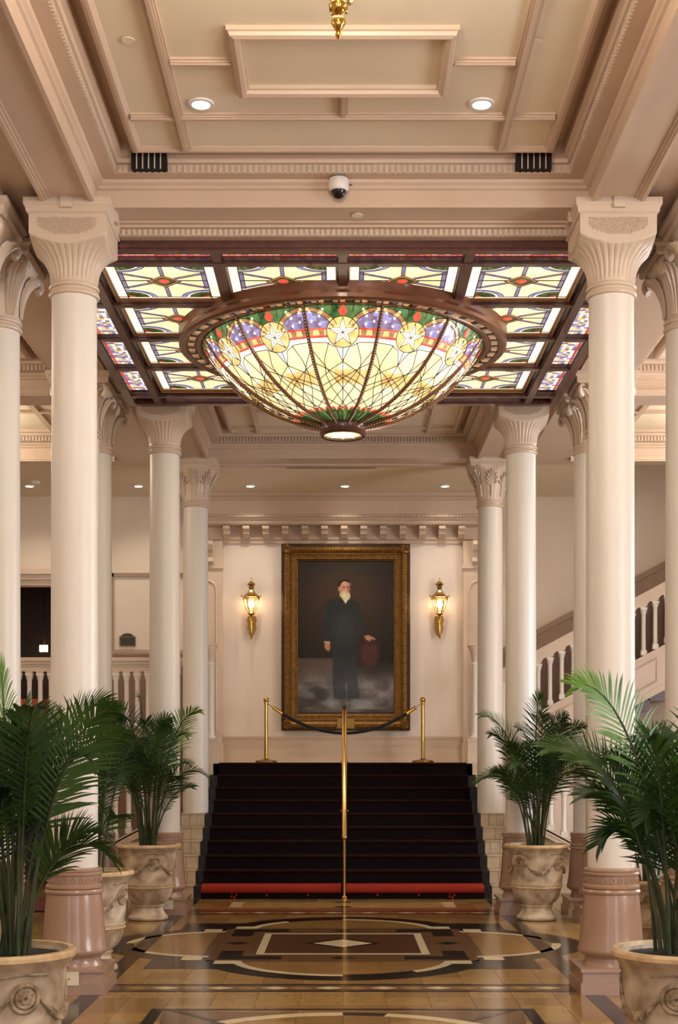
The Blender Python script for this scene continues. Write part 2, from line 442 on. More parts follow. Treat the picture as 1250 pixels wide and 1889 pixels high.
# --- ceiling
ZU = 6.03
cb = B().box(-7, 7, -4, 10.6, ZU, 6.6).box(-7, 7, 15.2, 18.95, ZU, 6.6).box(-7, -2.3, 10.6, 15.2, ZU, 6.6).box(2.3, 7, 10.6, 15.2, ZU, 6.6)
cb.box(-2.3, 2.3, 10.6, 15.2, 5.70, 6.6).box(-7, 3.75, 18.95, YW+.2, 5.72, 6.6).box(3.75, 7, 18.95, YW+.2, 6.55, 6.65)
for x0, x1, y0, y1 in [(-1.77, 1.77, 5.2, 10.17), (-1.77, 1.77, 15.8, 18.56)]+[(a, b_, c, d) for a, b_ in ((-6.9, -2.98), (2.98, 6.9)) for c, d in ((5.2, 9.98), (10.58, 15.2), (15.8, 18.5))]:
    cb.box(x0+.31, x1-.31, y0+.31, y1-.31, ZC, ZU+.01)
cb.box(-1.77, 1.77, -4, 5.19, ZC, ZU+.01)
ceiling = struct(cb.obj('ceiling', 'ceil'), 'cream coffered plaster ceiling')
# beams (soffit boxes)
def beam(x0, x1, y0, y1, label, edge='y'):
    b = B().box(x0, x1, y0, y1, ZB, ZU+.05)
    return trim(b, 'beam', label)
for sx, nm in ((-1, 'left'), (1, 'right')):
    a = sorted((sx*1.77, sx*2.12))
    for y0, y1, wh in ((-4, 10.6, 'front'), (15.2, 18.95, 'rear')):
        t = beam(a[0], a[1], y0, y1, '%s ceiling beam running above the %s columns' % (wh, nm))
        for xx in a:      # moulded edges of the soffit
            m_ = B()
            for w_, h_, e_ in ((.055, .012, .004), (.035, .024, .008), (.017, .034, .012)):
                s_ = 1 if xx == a[0] else -1
                c = sorted((xx-s_*e_, xx+s_*w_)); m_.box(c[0], c[1], y0+e_, (9.985 if y1 == 10.6 else 18.43), ZB-h_, ZB+.01+e_)
            m_.obj('edge_moulding', 'beam', t)
    a = sorted((sx*2.42, sx*2.98)); beam(a[0], a[1], -4, 18.95, 'inner aisle beam on the %s' % nm)
    a = sorted((sx*2.12, sx*2.42)); trim(B().box(a[0], a[1], -4, 18.95, 5.72, ZC), 'beam', 'narrow soffit between the twin beams on the %s' % nm)
    a = sorted((sx*2.98, sx*7))
    for y0, y1, w in ((9.98, 10.58, 'front'), (15.2, 15.8, 'second'), (18.5, 18.95, 'rear')):
        t = beam(a[0], a[1], y0, y1, '%s aisle cross beam on the %s' % (w, nm))
        B().box(a[0], a[1], y0-.03, y0+.05, ZB-.03, ZB+.01).box(a[0], a[1], y0-.015, y0+.09, ZB-.05, ZB+.01).obj('edge_moulding', 'beam', t)
for y0, y1, w in ((10.17, 10.60, 'in front of the stained glass'), (15.2, 15.8, 'behind the stained glass'), (18.56, 18.95, 'over the foot of the alcove')):
    t = beam(-1.77, 1.77, y0, y1, 'cross beam '+w)
    if y0 < 11:
        B().prism_x([(10.42,ZB+.01),(10.42,ZB-.012),(10.46,ZB-.016),(10.46,ZB-.03),(10.50,ZB-.035),(10.50,ZB-.085),(10.585,ZB-.085),(10.585,ZB+.01)], -1.66, 1.66).obj('soffit_moulding', 'beam', t)
        d = B()
        for k in range(83): d.box(-1.64+k*.04, -1.615+k*.04, 10.485, 10.5, ZB-.083, ZB-.037)
        d.obj('dentil_row', 'rose', t)['kind'] = 'stuff'
    if y0 > 18: B().box(-1.66, 1.66, 18.9, 19.02, ZB-.02, ZB+.07).obj('soffit_moulding', 'beam', t)
CROWN = [(0,5.77),(.02,5.78),(.02,5.798),(.042,5.815),(.05,5.833),(.15,5.833),(.15,5.895),(.175,5.90),(.185,5.925),(.21,5.935),(.215,5.935),(.215,6.02),(.30,6.02),(.30,5.915),(.325,5.903),(.345,5.903),(.37,5.925),(.375,5.94)]
def crown(x0, x1, y0, y1, label):
    t = trim(B().rectsweep(x0, x1, y0, y1, CROWN), 'beam', label)
    d = B(); p = .15
    k = x0+p+.03
    while k < x1-p-.03:
        d.box(k, k+.022, y1-p-.014, y1-p+.002, 5.834, 5.888); d.box(k, k+.022, y0+p-.002, y0+p+.014, 5.834, 5.888); k += .042
    k = y0+p+.03
    while k < y1-p-.03:
        d.box(x0+p-.002, x0+p+.014, k, k+.022, 5.834, 5.888); d.box(x1-p-.014, x1-p+.002, k, k+.022, 5.834, 5.888); k += .042
    d.obj('dentil_row', 'rose', t)['kind'] = 'stuff'
    return t
crown(-1.77, 1.77, 5.2, 10.17, 'crown moulding of the front coffer')
crown(-1.77, 1.77, 15.8, 18.56, 'crown moulding of the coffer before the alcove')
for sx, nm in ((-1, 'left'), (1, 'right')):
    a = sorted((sx*2.98, sx*6.9))
    for y0, y1, w in ((5.2, 9.98, 'front'), (10.58, 15.2, 'second'), (15.8, 18.5, 'third')):
        crown(a[0], a[1], y0, y1, 'crown moulding of the %s %s aisle coffer' % (w, nm))
        r = B()
        for q in range(4):
            xx = a[0]+.6+q*.85; r.box(xx, xx+.07, y0+.37, y1-.37, ZC-.03, ZC+.01)
        r.box(a[0]+.37, a[1]-.37, (y0+y1)/2-.04, (y0+y1)/2+.04, ZC-.032, ZC+.01)
        trim(r, 'beam', 'ceiling ribs of the %s %s aisle coffer' % (w, nm))
# ceiling ribs and raised panel, one moulded bar each
def rib(x0, x1, y0, y1, parent, h=.035):
    b = B(); lx = (x1-x0) > (y1-y0)
    for i_, hh in ((0, .4), (.014, .75), (.026, 1.0)):
        if lx: b.box(x0, x1, y0+i_, y1-i_, ZC-h*hh, ZC+.005)
        else: b.box(x0+i_, x1-i_, y0, y1, ZC-h*hh, ZC+.005)
    b.obj('ceiling_rib', 'beam', parent)
def coffer(y0, y1, yt, yr0, yr1):
    for sx in (-1, 1):
        rib(sx*1.09-.04, sx*1.09+.04, y0+.37, y1-.37, ceiling, .042)
        a = sorted((sx*1.05, sx*.68)); rib(a[0], a[1], (yr0+yr1)/2-.035, (yr0+yr1)/2+.035, ceiling)
    for q in yt: rib(-1.40, 1.40, q-.04, q+.04, ceiling)
    B().rectsweep(-.68, .68, yr0-.05, yr1+.05, [(0,ZC+.005),(0,ZC-.025),(.012,ZC-.03),(.02,ZC-.05),(.045,ZC-.06),(.07,ZC-.05),(.078,ZC-.03),(.09,ZC-.025),(.09,ZC+.005)]).obj('panel_frame', 'beam', ceiling)
    rib(-.035, .035, yr1+.05, yt[0]-.04, ceiling)
coffer(5.2, 10.17, (9.33, 6.0), 8.24, 8.95)
coffer(15.8, 18.56, (17.95, 16.3), 16.8, 17.4)

# --- entablature over the portrait wall
en = B().prism_x([(YW,5.0),(YW-.03,5.0),(YW-.03,5.04),(YW-.06,5.06),(YW-.06,5.24),(YW-.28,5.25),(YW-.30,5.28),(YW-.30,5.30),(YW-.33,5.32),(YW-.33,5.34),(YW-.36,5.345),(YW-.36,5.385),(YW-.34,5.40),(YW-.34,5.60),(YW-.36,5.61),(YW-.38,5.64),(YW-.42,5.66),(YW-.44,5.70),(YW-.48,5.725),(YW,5.725)], -2.25, 2.25)
ent = trim(en, 'beam', 'entablature with bracketed cornice above the portrait')
for k in range(13):
    x = -1.76+.2967*k
    B().prism_x([(YW-.06,5.235),(YW-.27,5.235),(YW-.27,5.19),(YW-.22,5.17),(YW-.20,5.12),(YW-.13,5.09),(YW-.11,5.07),(YW-.06,5.06)], x-.05, x+.05).obj('cornice_bracket', 'beam', ent)
d = B()
for k in range(110): d.box(-2.2+k*.04, -2.178+k*.04, YW-.375, YW-.36, 5.345, 5.385)
d.obj('dentil_row', 'rose', ent)['kind'] = 'stuff'
# pilasters beside the alcove wall, with an arched sunk panel and a console each
for sx, nm in ((-1, 'left'), (1, 'right')):
    a = sorted((sx*1.83, sx*2.22))
    t = trim(B().box(a[0], a[1], YW-.14, YW, 1.65, 5.02), 'beam', 'panelled pilaster on the %s of the portrait wall' % nm)
    xc = sx*2.03
    arch = [(xc-.11, 2.15), (xc-.11, 4.25)]+[(xc-.11*math.cos(PI*k/8), 4.25+.16*math.sin(PI*k/8)) for k in range(1, 8)]+[(xc+.11, 4.25), (xc+.11, 2.15)]
    B().tube([(x, YW-.145, z) for x, z in arch]+[(xc-.11, YW-.145, 2.15)], .016, 6).obj('arch_moulding', 'rose', t, True)
    B().box(a[0]-.02, a[1]+.02, YW-.17, YW-.1, 4.60, 4.66).box(a[0]-.02, a[1]+.02, YW-.17, YW-.1, 1.65, 1.95).obj('pilaster_band', 'beam', t)
    B().prism_x([(YW-.14,5.0),(YW-.34,5.0),(YW-.36,4.94),(YW-.32,4.87),(YW-.25,4.83),(YW-.22,4.76),(YW-.24,4.70),(YW-.20,4.66),(YW-.14,4.66)], xc-.07, xc+.07).obj('console_bracket', 'rose', t)
# wainscot under the portrait
wn = B().box(-1.83, 1.83, YW-.02, YW, 1.65, 2.04)
for z, d_, h_ in ((2.03, .055, .03), (2.0, .035, .03), (1.65, .06, .10), (1.75, .04, .025), (1.90, .03, .02)): wn.box(-1.83, 1.83, YW-d_, YW, z, z+h_)
trim(wn, 'beam', 'low wainscot with moulded cap under the portrait')

# --- landing and gallery floors
struct(B().box(-2.2, 6.9, 19.62, YW, 1.40, 1.65).obj('floor_landing', 'cream'), 'pale landing at the top of the carpeted stairs')
struct(B().box(-6.9, -2.2, 19.0, YW, 1.85, 2.0).obj('floor_gallery', 'wood'))
struct(B().box(-6.9, -2.12, 19.25, 19.35, 0, 1.85).obj('wall_gallery', 'walls_dim'), 'brown wall under the left gallery')
struct(B().box(2.12, 6.9, 19.65, 19.75, 0, 1.40).obj('wall_understair', 'wallp'), 'pale wall under the right flight')
struct(B().box(1.82, 2.12, 19.65, 19.75, 0, 1.4).box(-2.12, -1.82, 19.65, 19.75, 0, 1.4).obj('wall_landing', 'wall'))
dr = empty('door_1', (-4.2, 19.24, 0))
struct(dr, 'dark glazed door under the left gallery')
B().box(-.5, .5, -.05, 0, 0, 1.75).obj('door_leaf', 'barwall', dr)
for sx in (-1, 1): B().box(sx*.24-.19, sx*.24+.19, -.06, -.05, .25, 1.6).obj('door_pane', 'black', dr)
# ================================================================= COLUMNS
def sqr(a): return 1.0/max(abs(math.cos(a)), abs(math.sin(a)))
def interp(tab, z):
    if z <= tab[0][0]: return tab[0][1]
    for (z0, r0), (z1, r1) in zip(tab, tab[1:]):
        if z <= z1:
            t = (z-z0)/(z1-z0); return r0+(r1-r0)*t
    return tab[-1][1]
NZ = 5.12
CUSH = [(0,.168),(.05,.172),(.09,.18),(.13,.196),(.16,.215),(.19,.242),(.217,.272),(.235,.30),(.26,.345),(.29,.39),(.36,.5)]
def cush_r(a, z):
    R = interp(CUSH, z-NZ)
    f = max(0, min(1, (z-NZ)/.03))*max(0, min(1, (NZ+.25-z)/.05))
    R *= 1+.05*f*(abs(math.cos(16*a))**.6-.6)
    return min(.272*sqr(a), R)
def loft_round(b, fn, zs, n=96):
    vs_ = [(fn(2*PI*k/n+PI/n*0, z)*math.cos(2*PI*k/n), fn(2*PI*k/n, z)*math.sin(2*PI*k/n), z) for z in zs for k in range(n)]
    fs = [(i*n+k, i*n+(k+1) % n, (i+1)*n+(k+1) % n, (i+1)*n+k) for i in range(len(zs)-1) for k in range(n)]
    fs += [tuple(range(n-1,-1,-1)), tuple((len(zs)-1)*n+k for k in range(n))]
    return b.add(vs_, fs)
def abacus(b, z0, tab):
    for (h0, w0), (h1, w1) in zip(tab, tab[1:]):
        b.add([(-w0,-w0,z0+h0),(w0,-w0,z0+h0),(w0,w0,z0+h0),(-w0,w0,z0+h0),(-w1,-w1,z0+h1),(w1,-w1,z0+h1),(w1,w1,z0+h1),(-w1,w1,z0+h1)],
              [(0,1,5,4),(1,2,6,5),(2,3,7,6),(3,0,4,7)]+([(3,2,1,0)] if h0 == 0 else [])+([(4,5,6,7)] if (h1, w1) == tab[-1] else []))
def cushion_capital(root):
    b = B(); loft_round(b, cush_r, [NZ+.36*i/44 for i in range(45)]+[5.555], 192)
    cap = b.obj('capital', 'rose', root, 50)
    b = B(); abacus(b, 5.545, [(0,.278),(.012,.29),(.03,.29),(.05,.30),(.055,.305),(.105,.305)])
    b.obj('abacus', 'rose', root)
    for q in range(4):
        m = B(); a = q*PI/2; ca, sa = math.cos(a), math.sin(a)
        def L(u, d, z): return (ca*u+sa*d, sa*u-ca*d, z)
        kb = B(); kb.add([L(x, y, z) for z in (5.575, 5.65) for x, y in ((-.04,.28),(.04,.28),(.04,.318),(-.04,.318))], [(0,1,2,3),(4,7,6,5),(0,4,5,1),(1,5,6,2),(2,6,7,3),(3,7,4,0)])
        kb.obj('keystone_block', 'rose', cap)
        for i in range(-11, 12):      # diaper studs in a lunette
            for j in range(11):
                u = i*.0205+(j % 2)*.01025; z = 5.512-j*.0108
                if z < 5.395+1.25*u*u or abs(u) > .215: continue
                m.add([L(u-.009,.272,z),L(u,.272,z-.009),L(u+.009,.272,z),L(u,.272,z+.009),L(u,.284,z)], [(0,1,4),(1,2,4),(2,3,4),(3,0,4)])
        m.obj('diaper_panel', 'rose', cap)['kind'] = 'stuff'
BELL = [(0,.170),(.04,.172),(.10,.178),(.17,.192),(.24,.215),(.31,.25),(.37,.285),(.42,.33),(.45,.42)]
def bell_r(a, z): return min(.285*sqr(a), interp(BELL, z-NZ))
def palm_r(a, z): return min(.285*sqr(a)*(1-.04*math.cos(4*a)), interp(BELL, z-NZ)*(1+.015*math.cos(24*a)))
def palmette(b, ac, z0, hgt, wid, n=9, r=.011):
    for i in range(n):
        t = -1+2*i/(n-1); an = t*1.25
        ln = hgt*(1-.25*abs(t))
        pts = []; rr = []
        for k in range(6):
            s = k/5
            z = z0+ln*s*math.cos(an)+.0
            a = ac+wid*s*math.sin(an)
            R = palm_r(a, z)+.006+.018*s*s
            pts.append((R*math.cos(a), R*math.sin(a), z)); rr.append(r*(.45+.75*s if k < 5 else .7))
        b.tube(pts, rr, 6)
def palmette_capital(root):
    b = B(); loft_round(b, palm_r, [NZ+.43*i/26 for i in range(27)], 96)
    cap = b.obj('capital', 'rose', root, 50)
    b = B(); abacus(b, 5.545, [(0,.275),(.015,.282),(.05,.282),(.06,.298),(.08,.30),(.105,.30)])
    ab = b.obj('abacus', 'rose', root)
    for q in range(8):
        p = B(); palmette(p, q*PI/4, 5.30, .20, .36, 9 if q % 2 == 0 else 7)
        p.tube([(palm_r(q*PI/4, z)*math.cos(q*PI/4)*1.03, palm_r(q*PI/4, z)*math.sin(q*PI/4)*1.03, z) for z in (5.15, 5.19, 5.24, 5.30)], [.004, .014, .006, .013], 6)
        p.obj('palmette', 'rose', cap, True)
    t = B()
    for q in range(4):
        a = q*PI/2; ca, sa = math.cos(a), math.sin(a)
        for i in range(-8, 9):
            u = i*.031
            t.add([(ca*x+sa*y, sa*x-ca*y, z) for x, y, z in ((u-.012,.282,5.56),(u+.012,.282,5.56),(u,.282,5.592),(u,.292,5.57))], [(0,1,3),(1,2,3),(2,0,3)])
    t.obj('tooth_band', 'rose', ab)['kind'] = 'stuff'
def leaf_capital(root):
    b = B(); loft_round(b, bell_r, [NZ+.43*i/20 for i in range(21)], 64)
    cap = b.obj('capital', 'rose', root, 50)
    b = B(); abacus(b, 5.535, [(0,.29),(.02,.31),(.06,.31),(.08,.335),(.115,.335)])
    b.obj('abacus', 'rose', root)
    def leaf(ac, z0, h, w, out):
        def fn(u, v):
            t = 2*u-1
            wd = w*(.55+.65*v-.65*v**4)*(1+.10*math.cos(v*34)*(abs(t) > .8))
            a = ac+t*wd; z = z0+h*(v-.16*max(0, v-.75)*4*v)
            R = bell_r(a, z)+.012+.012*math.cos(t*16)*(.4+v)*.8+out*v**3*(1-.5*abs(t))
            return (R*math.cos(a), R*math.sin(a), z)
        bb = B().grid(20, 14, fn); return bb
    for q in range(8):
        big = q % 2 == 1
        leaf(q*PI/4, 5.13, .42 if big else .36, .36, .10 if big else .06).obj('acanthus_leaf', 'rose', cap, True)
    for q in range(4):
        a = q*PI/2+PI/4
        p = B().tube([(( .33+.06*math.cos(t))*math.cos(a), (.33+.06*math.cos(t))*math.sin(a), 5.47+.06*math.sin(t)) for t in [k*.5-1.2 for k in range(9)]], [.03-.0025*k for k in range(9)], 8)
        p.obj('corner_volute', 'rose', cap, True)
def make_column(kind, z0=0.0):
    root = empty('round_column')
    if z0 == 0:
        B().box(-.265,.265,-.265,.265,0,.085).box(-.25,.25,-.25,.25,.085,.16).box(-.265,.265,-.265,.265,.16,.185).obj('plinth', 'base', root)
        bs = B().lathe([(.205,.185),(.20,.20),(.19,.22),(.192,.245),(.235,.275),(.243,.29),(.242,.305),(.232,.34),(.222,.42),(.212,.55),(.203,.66),(.198,.70),(.21,.708),(.212,.722),(.205,.735),(.195,.738),(.205,.744),(.207,.76),(.198,.768),(.192,.772),(.194,.80),(.193,.835),(.205,.84),(.207,.852),(.198,.862),(.204,.868),(.204,.88),(.19,.89),(.172,.893)], 64).obj('base', 'base', root, 35)
        r = B()
        for k in range(22):
            a = 2*PI*k/22
            r.ringlathe([(.016+.004*math.cos(w*PI/3), .004*math.sin(w*PI/3)) for w in range(6)], 8)
            vs_ = r.v[-48:]; r.v[-48:] = [((.195+z)*math.cos(a)-x*math.sin(a), (.195+z)*math.sin(a)+x*math.cos(a), .803+y) for x, y, z in vs_]
        r.obj('ring_band', 'base', bs, True)['kind'] = 'stuff'
    zb = .89 if z0 == 0 else z0
    B().lathe([(.170, zb), (.170, zb+.6), (.162, 5.03)], 64).obj('shaft', 'column', root, 35)
    B().lathe([(.160,5.02),(.178,5.026),(.184,5.04),(.178,5.056),(.166,5.06),(.166,5.075),(.178,5.08),(.182,5.092),(.178,5.104),(.168,5.11),(.168,5.125)], 64).obj('neck_ring', 'rose', root, 35)
    {'cushion': cushion_capital, 'palmette': palmette_capital, 'leaf': leaf_capital}[kind](root)
    return root
protos = {}
def column(kind, x, y, label, z0=0.0):
    key = (kind, z0)
    if key in protos: o = copy_tree(protos[key])
    else: o = make_column(kind, z0); protos[key] = o
    o.location = (x, y, 0)
    tag(o, label, 'column', 'round painted columns of the hall')
    return o
column('cushion', -CX, YA, 'nearest white column on the left, cushion capital with diaper panel')
column('cushion', CX, YA, 'nearest white column on the right, cushion capital with diaper panel')
column('cushion', -CX, YB, 'white cushion-capital column on the left, behind the potted palm and under the glass frame')
column('cushion', CX, YB, 'white cushion-capital column on the right, behind the potted palm and under the glass frame')
column('palmette', -CX, YC, 'white column with palmette capital standing on tiles left of the stairs', 0.99)
column('palmette', CX, YC, 'white column with palmette capital standing on tiles right of the stairs', 0.99)
column('leaf', -CX2, YA, 'column left of the picture edge, only its brown leafy capital corner showing')
column('leaf', CX2, YA, 'column beyond the right picture edge, only its leafy capital corner showing')
column('leaf', -CX2, 11.08, 'leafy-capital column cut by the left picture edge')
column('leaf', CX2, 11.08, 'leafy-capital column cut by the right picture edge')
column('leaf', -CX2, 14.72, 'leafy-capital column mostly hidden behind the nearest left column')
column('leaf', CX2, 14.72, 'leafy-capital column mostly hidden behind the nearest right column')
column('leaf', -CX2, YB, 'rear leafy-capital column of the left pier, left of the plaque')
column('leaf', CX2, YB, 'rear leafy-capital column of the right pier, before the rising stairs')

# ================================================================= STAINED GLASS CEILING
sg = tag(empty('stained_glass_skylight', (0, YM, 5.49)), 'square backlit stained glass ceiling in a dark mahogany grid', 'glass ceiling')
def bar(x0, x1, y0, y1, z0, z1, name='frame_bar', m='wood', par=None):
    b = B().box(x0, x1, y0, y1, z0, z1)
    lx = (x1-x0) > (y1-y0); e = .012
    if lx: b.box(x0, x1, y0-e, y1+e, z0+.02, z0+.045)
    else: b.box(x0-e, x1+e, y0, y1, z0+.02, z0+.045)
    return b.obj(name, m, par or sg)
P = .965; G = .07
for s in (-1, 1):
    bar(-2.30, 2.30, min(s*2.30, s*2.22), max(s*2.30, s*2.22), 0, .14, 'outer_frame')
    bar(min(s*2.30, s*2.22), max(s*2.30, s*2.22), -2.22, 2.22, 0, .14, 'outer_frame')
    bar(-2.22, 2.22, min(s*1.94, s*2.01), max(s*1.94, s*2.01), .005, .12, 'inner_frame')
    bar(min(s*1.94, s*2.01), max(s*1.94, s*2.01), -2.22, 2.22, .004, .12, 'inner_frame')
for k in range(-1, 2):
    bar(-1.94, 1.94, k*P-G/2, k*P+G/2, .012, .12, 'grid_bar'); bar(k*P-G/2, k*P+G/2, -1.94, 1.94, .010, .12, 'grid_bar')
    for s in (-1, 1):
        a = sorted((s*2.01, s*2.22)); bar(a[0], a[1], k*P-G/2, k*P+G/2, .01, .12, 'grid_bar'); bar(k*P-G/2, k*P+G/2, a[0], a[1], .01, .12, 'grid_bar')
B().box(-2.22, 2.22, -2.22, 2.22, .13, .14).obj('backing', 'wood', sg)
# one glazed panel: shared pane meshes
def plate(poly, z, m, name='glass_pane'): return B().prism(poly, z, z+.004).mesh(name, m)
H = .44
def bx2(x0, x1, y0, y1): return [(x0*H,y0*H),(x1*H,y0*H),(x1*H,y1*H),(x0*H,y1*H)]
panes = []
for s in (-1, 1):
    for k in range(3):
        a, b_ = -.97+k*.655, -.97+(k+1)*.655-.014
        x = sorted((s*.985, s*.80)); panes.append(('border_pane', plate(bx2(x[0], x[1], a, b_), .010, 'pale')))
        a, b_ = -.79+k*.527, -.79+(k+1)*.527-.01
        y = sorted((s*.985, s*.89)); panes.append(('border_pane', plate(bx2(a, b_, y[0], y[1]), .010, 'pale')))
W, Hh = .79, .88
spk = [0, 27, 90, 153, 180, 207, 270, 333]
def edge(a):
    c, s = math.cos(a), math.sin(a); t = min(W/abs(c) if abs(c) > 1e-6 else 9, Hh/abs(s) if abs(s) > 1e-6 else 9); return (c*t*H, s*t*H)
crn = [math.atan2(Hh, W), PI-math.atan2(Hh, W), PI+math.atan2(Hh, W), 2*PI-math.atan2(Hh, W)]
for i in range(8):
    a0 = math.radians(spk[i]); a1 = math.radians(spk[(i+1) % 8]+(360 if i == 7 else 0))
    pts = [(0, 0), edge(a0)]+[edge(c) for c in crn if a0 < c < a1]+[edge(a1)]
    panes.append(('field_pane', plate(pts, .012, 'amber')))
for sx in (-1, 1):
    for sy in (-1, 1):
        cx_, cy_ = sx*W*H, sy*Hh*H
        def arc(r0, r1, n=8):
            o = [(cx_-sx*r1*H*math.cos(PI/2*k/n), cy_-sy*r1*H*.72*math.sin(PI/2*k/n)) for k in range(n+1)]
            i_ = [(cx_-sx*r0*H*math.cos(PI/2*k/n), cy_-sy*r0*H*.72*math.sin(PI/2*k/n)) for k in range(n, -1, -1)] if r0 > 0 else [(cx_, cy_)]
            return o+i_
        panes.append(('leaf_pane', plate(arc(0, .40), .006, 'green')))
        panes.append(('white_arc', plate(arc(.40, .47), .006, 'pale')))
        panes.append(('blue_arc', plate(arc(.47, .55), .006, 'blue')))
        panes.append(('red_chip', plate([(cx_-sx*.02*H, cy_-sy*.02*H), (cx_-sx*.16*H, cy_-sy*.02*H), (cx_-sx*.03*H, cy_-sy*.10*H)], .003, 'red')))
panes.append(('jewel', B().lathe([(.001,-.004),(.03,-.003),(.044,.002),(.044,.008)], 16).mesh('jewel', 'red', True)))
dm = B()
for q in range(4):
    sx, sy = ((1,1),(-1,1),(-1,-1),(1,-1))[q]
    dm.prism([(sx*.30*H,0),(0,sy*.30*H),(0,sy*.22*H),(sx*.22*H,0)], .004, .008)
panes.append(('diamond_frame', dm.mesh('diamond_frame', 'rust')))
panes.append(('diamond_pane', plate([(.22*H,0),(0,.22*H),(-.22*H,0),(0,-.22*H)], .0045, 'green')))
st = B(); ld = B()
def strip(b, p0, p1, w, z, h=.003):
    d = Vector((p1[0]-p0[0], p1[1]-p0[1])); 
    if d.length < 1e-6: return
    d.normalize(); n_ = Vector((-d.y, d.x))*w/2
    b.prism([(p0[0]+n_.x,p0[1]+n_.y),(p1[0]+n_.x,p1[1]+n_.y),(p1[0]-n_.x,p1[1]-n_.y),(p0[0]-n_.x,p0[1]-n_.y)], z, z+h)
for i, a in enumerate(spk):
    a = math.radians(a); e = edge(a); s0 = (math.cos(a)*.1, math.sin(a)*.1)
    if i % 4 == 0: strip(ld, s0, e, .014, .008)
    else: strip(st, s0, e, .024, .009); [strip(ld, (s0[0]-o*math.sin(a), s0[1]+o*math.cos(a)), (e[0]-o*math.sin(a), e[1]+o*math.cos(a)), .005, .007) for o in (-.0145, .0145)]
for s in (-1, 1):
    strip(st, (s*W*H-s*.016, -.5*Hh*H), (s*W*H-s*.016, .5*Hh*H), .030, .009)
    for t in ((s*.795*H, -.985*H, s*.795*H, .985*H), (-.985*H, s*.885*H, .985*H, s*.885*H)): strip(ld, t[:2], t[2:], .008, .006)
    strip(ld, (s*W*H-s*.033, -.5*Hh*H), (s*W*H-s*.033, .5*Hh*H), .006, .007)
for sx in (-1, 1):
    for sy in (-1, 1):
        for r in (.40, .47, .555):
            pts = [(sx*W*H-sx*r*H*math.cos(PI/2*k/8), sy*Hh*H-sy*r*H*.72*math.sin(PI/2*k/8)) for k in range(9)]
            for p0, p1 in zip(pts, pts[1:]): strip(ld, p0, p1, .006, .0035)
        for t in (.3, .8, 1.25): strip(ld, (sx*W*H, sy*Hh*H), (sx*W*H-sx*.39*H*math.cos(t), sy*Hh*H-sy*.39*H*.72*math.sin(t)), .006, .0035)
for r in (.31, .215):
    for q in range(4):
        sx, sy = ((1,1),(-1,1),(-1,-1),(1,-1))[q]; strip(ld, (sx*r*H,0), (0,sy*r*H), .006, .001)
st_me = st.mesh('blue_strips', 'blue2'); ld_me = ld.mesh('leading', 'lead')
fr_me = B().rectsweep(-.4475, .4475, -.4475, .4475, [(-.002, 0), (-.002, -.040), (.006, -.040), (.010, -.030), (.022, -.014), (.024, 0)]).mesh('panel_frame', 'fillet')
joined = {}
for i in range(4):
    for j in range(4):
        inner = 0 < i < 3 and 0 < j < 3
        if inner: continue
        pn = empty('glass_panel', ((i-1.5)*P, (j-1.5)*P, .058), 0, sg)
        put('panel_frame', fr_me, pn, (0, 0, .014)); put('leading', ld_me, pn)
        for nm, me in panes:
            if nm in ('white_arc', 'blue_arc', 'red_chip', 'diamond_frame', 'diamond_pane') and j > 1: pass
            put(nm, me, pn)
        put('blue_strips', st_me, pn)
# red and blue mosaic border strips, each one part
mos = {'blue': B(), 'milk': B(), 'red': B(), 'gold': B(), 'violet': B()}
strip_me = {}
random.seed(3)
L = P-G
for k in range(18):
    y0 = -L/2+k*L/18
    for c in range(5):
        x0 = -.105+.021+c*.0336; 
        m_ = random.choice(['blue', 'milk', 'milk', 'violet', 'blue', 'gold'] if c != 2 or k % 3 else ['gold'])
        mos[m_].box(x0+.0015, x0+.032, y0+.002, y0+L/18-.002, 0, .004)
    for x0 in (-.105, .086): mos['red'].box(x0+.001, x0+.019, y0+.002, y0+L/18-.002, 0, .004)
for m_ in mos: strip_me[m_] = mos[m_].mesh('mosaic_'+m_, m_)
for k in range(4):
    for s in (-1, 1):
        for orient in (0, 1):
            loc = (s*2.115, (k-1.5)*P, .065) if orient == 0 else ((k-1.5)*P, s*2.115, .065)
            e = empty('border_strip', loc, orient*PI/2, sg)
            for m_ in strip_me:
                o = put('mosaic_'+m_, strip_me[m_], e); o['kind'] = 'stuff'

# ================================================================= DOME
dome = tag(empty('stained_glass_dome', (0, YM, 4.63)), 'large hanging stained glass bowl with white stars, blue scales and bronze rim', 'glass dome')
PROF = [(.20,.10),(.35,.135),(.5,.18),(.65,.245),(.8,.33),(.95,.435),(1.07,.55),(1.16,.655),(1.23,.755),(1.275,.835)]
acc = [0]
for (r0, z0), (r1, z1) in zip(PROF, PROF[1:]): acc.append(acc[-1]+math.hypot(r1-r0, z1-z0))
def bowl(u, v, off=0.0):
    d = max(0, min(1, v))*acc[-1]
    for i in range(len(PROF)-1):
        if d <= acc[i+1] or i == len(PROF)-2:
            t = (d-acc[i])/(acc[i+1]-acc[i]); r = PROF[i][0]+t*(PROF[i+1][0]-PROF[i][0]); z = PROF[i][1]+t*(PROF[i+1][1]-PROF[i][1])
            dr, dz = PROF[i+1][0]-PROF[i][0], PROF[i+1][1]-PROF[i][1]; ll = math.hypot(dr, dz)
            r += off*dz/ll; z -= off*dr/ll; break
    a = -PI/2+u*PI/12
    return (r*math.cos(a), r*math.sin(a), z)
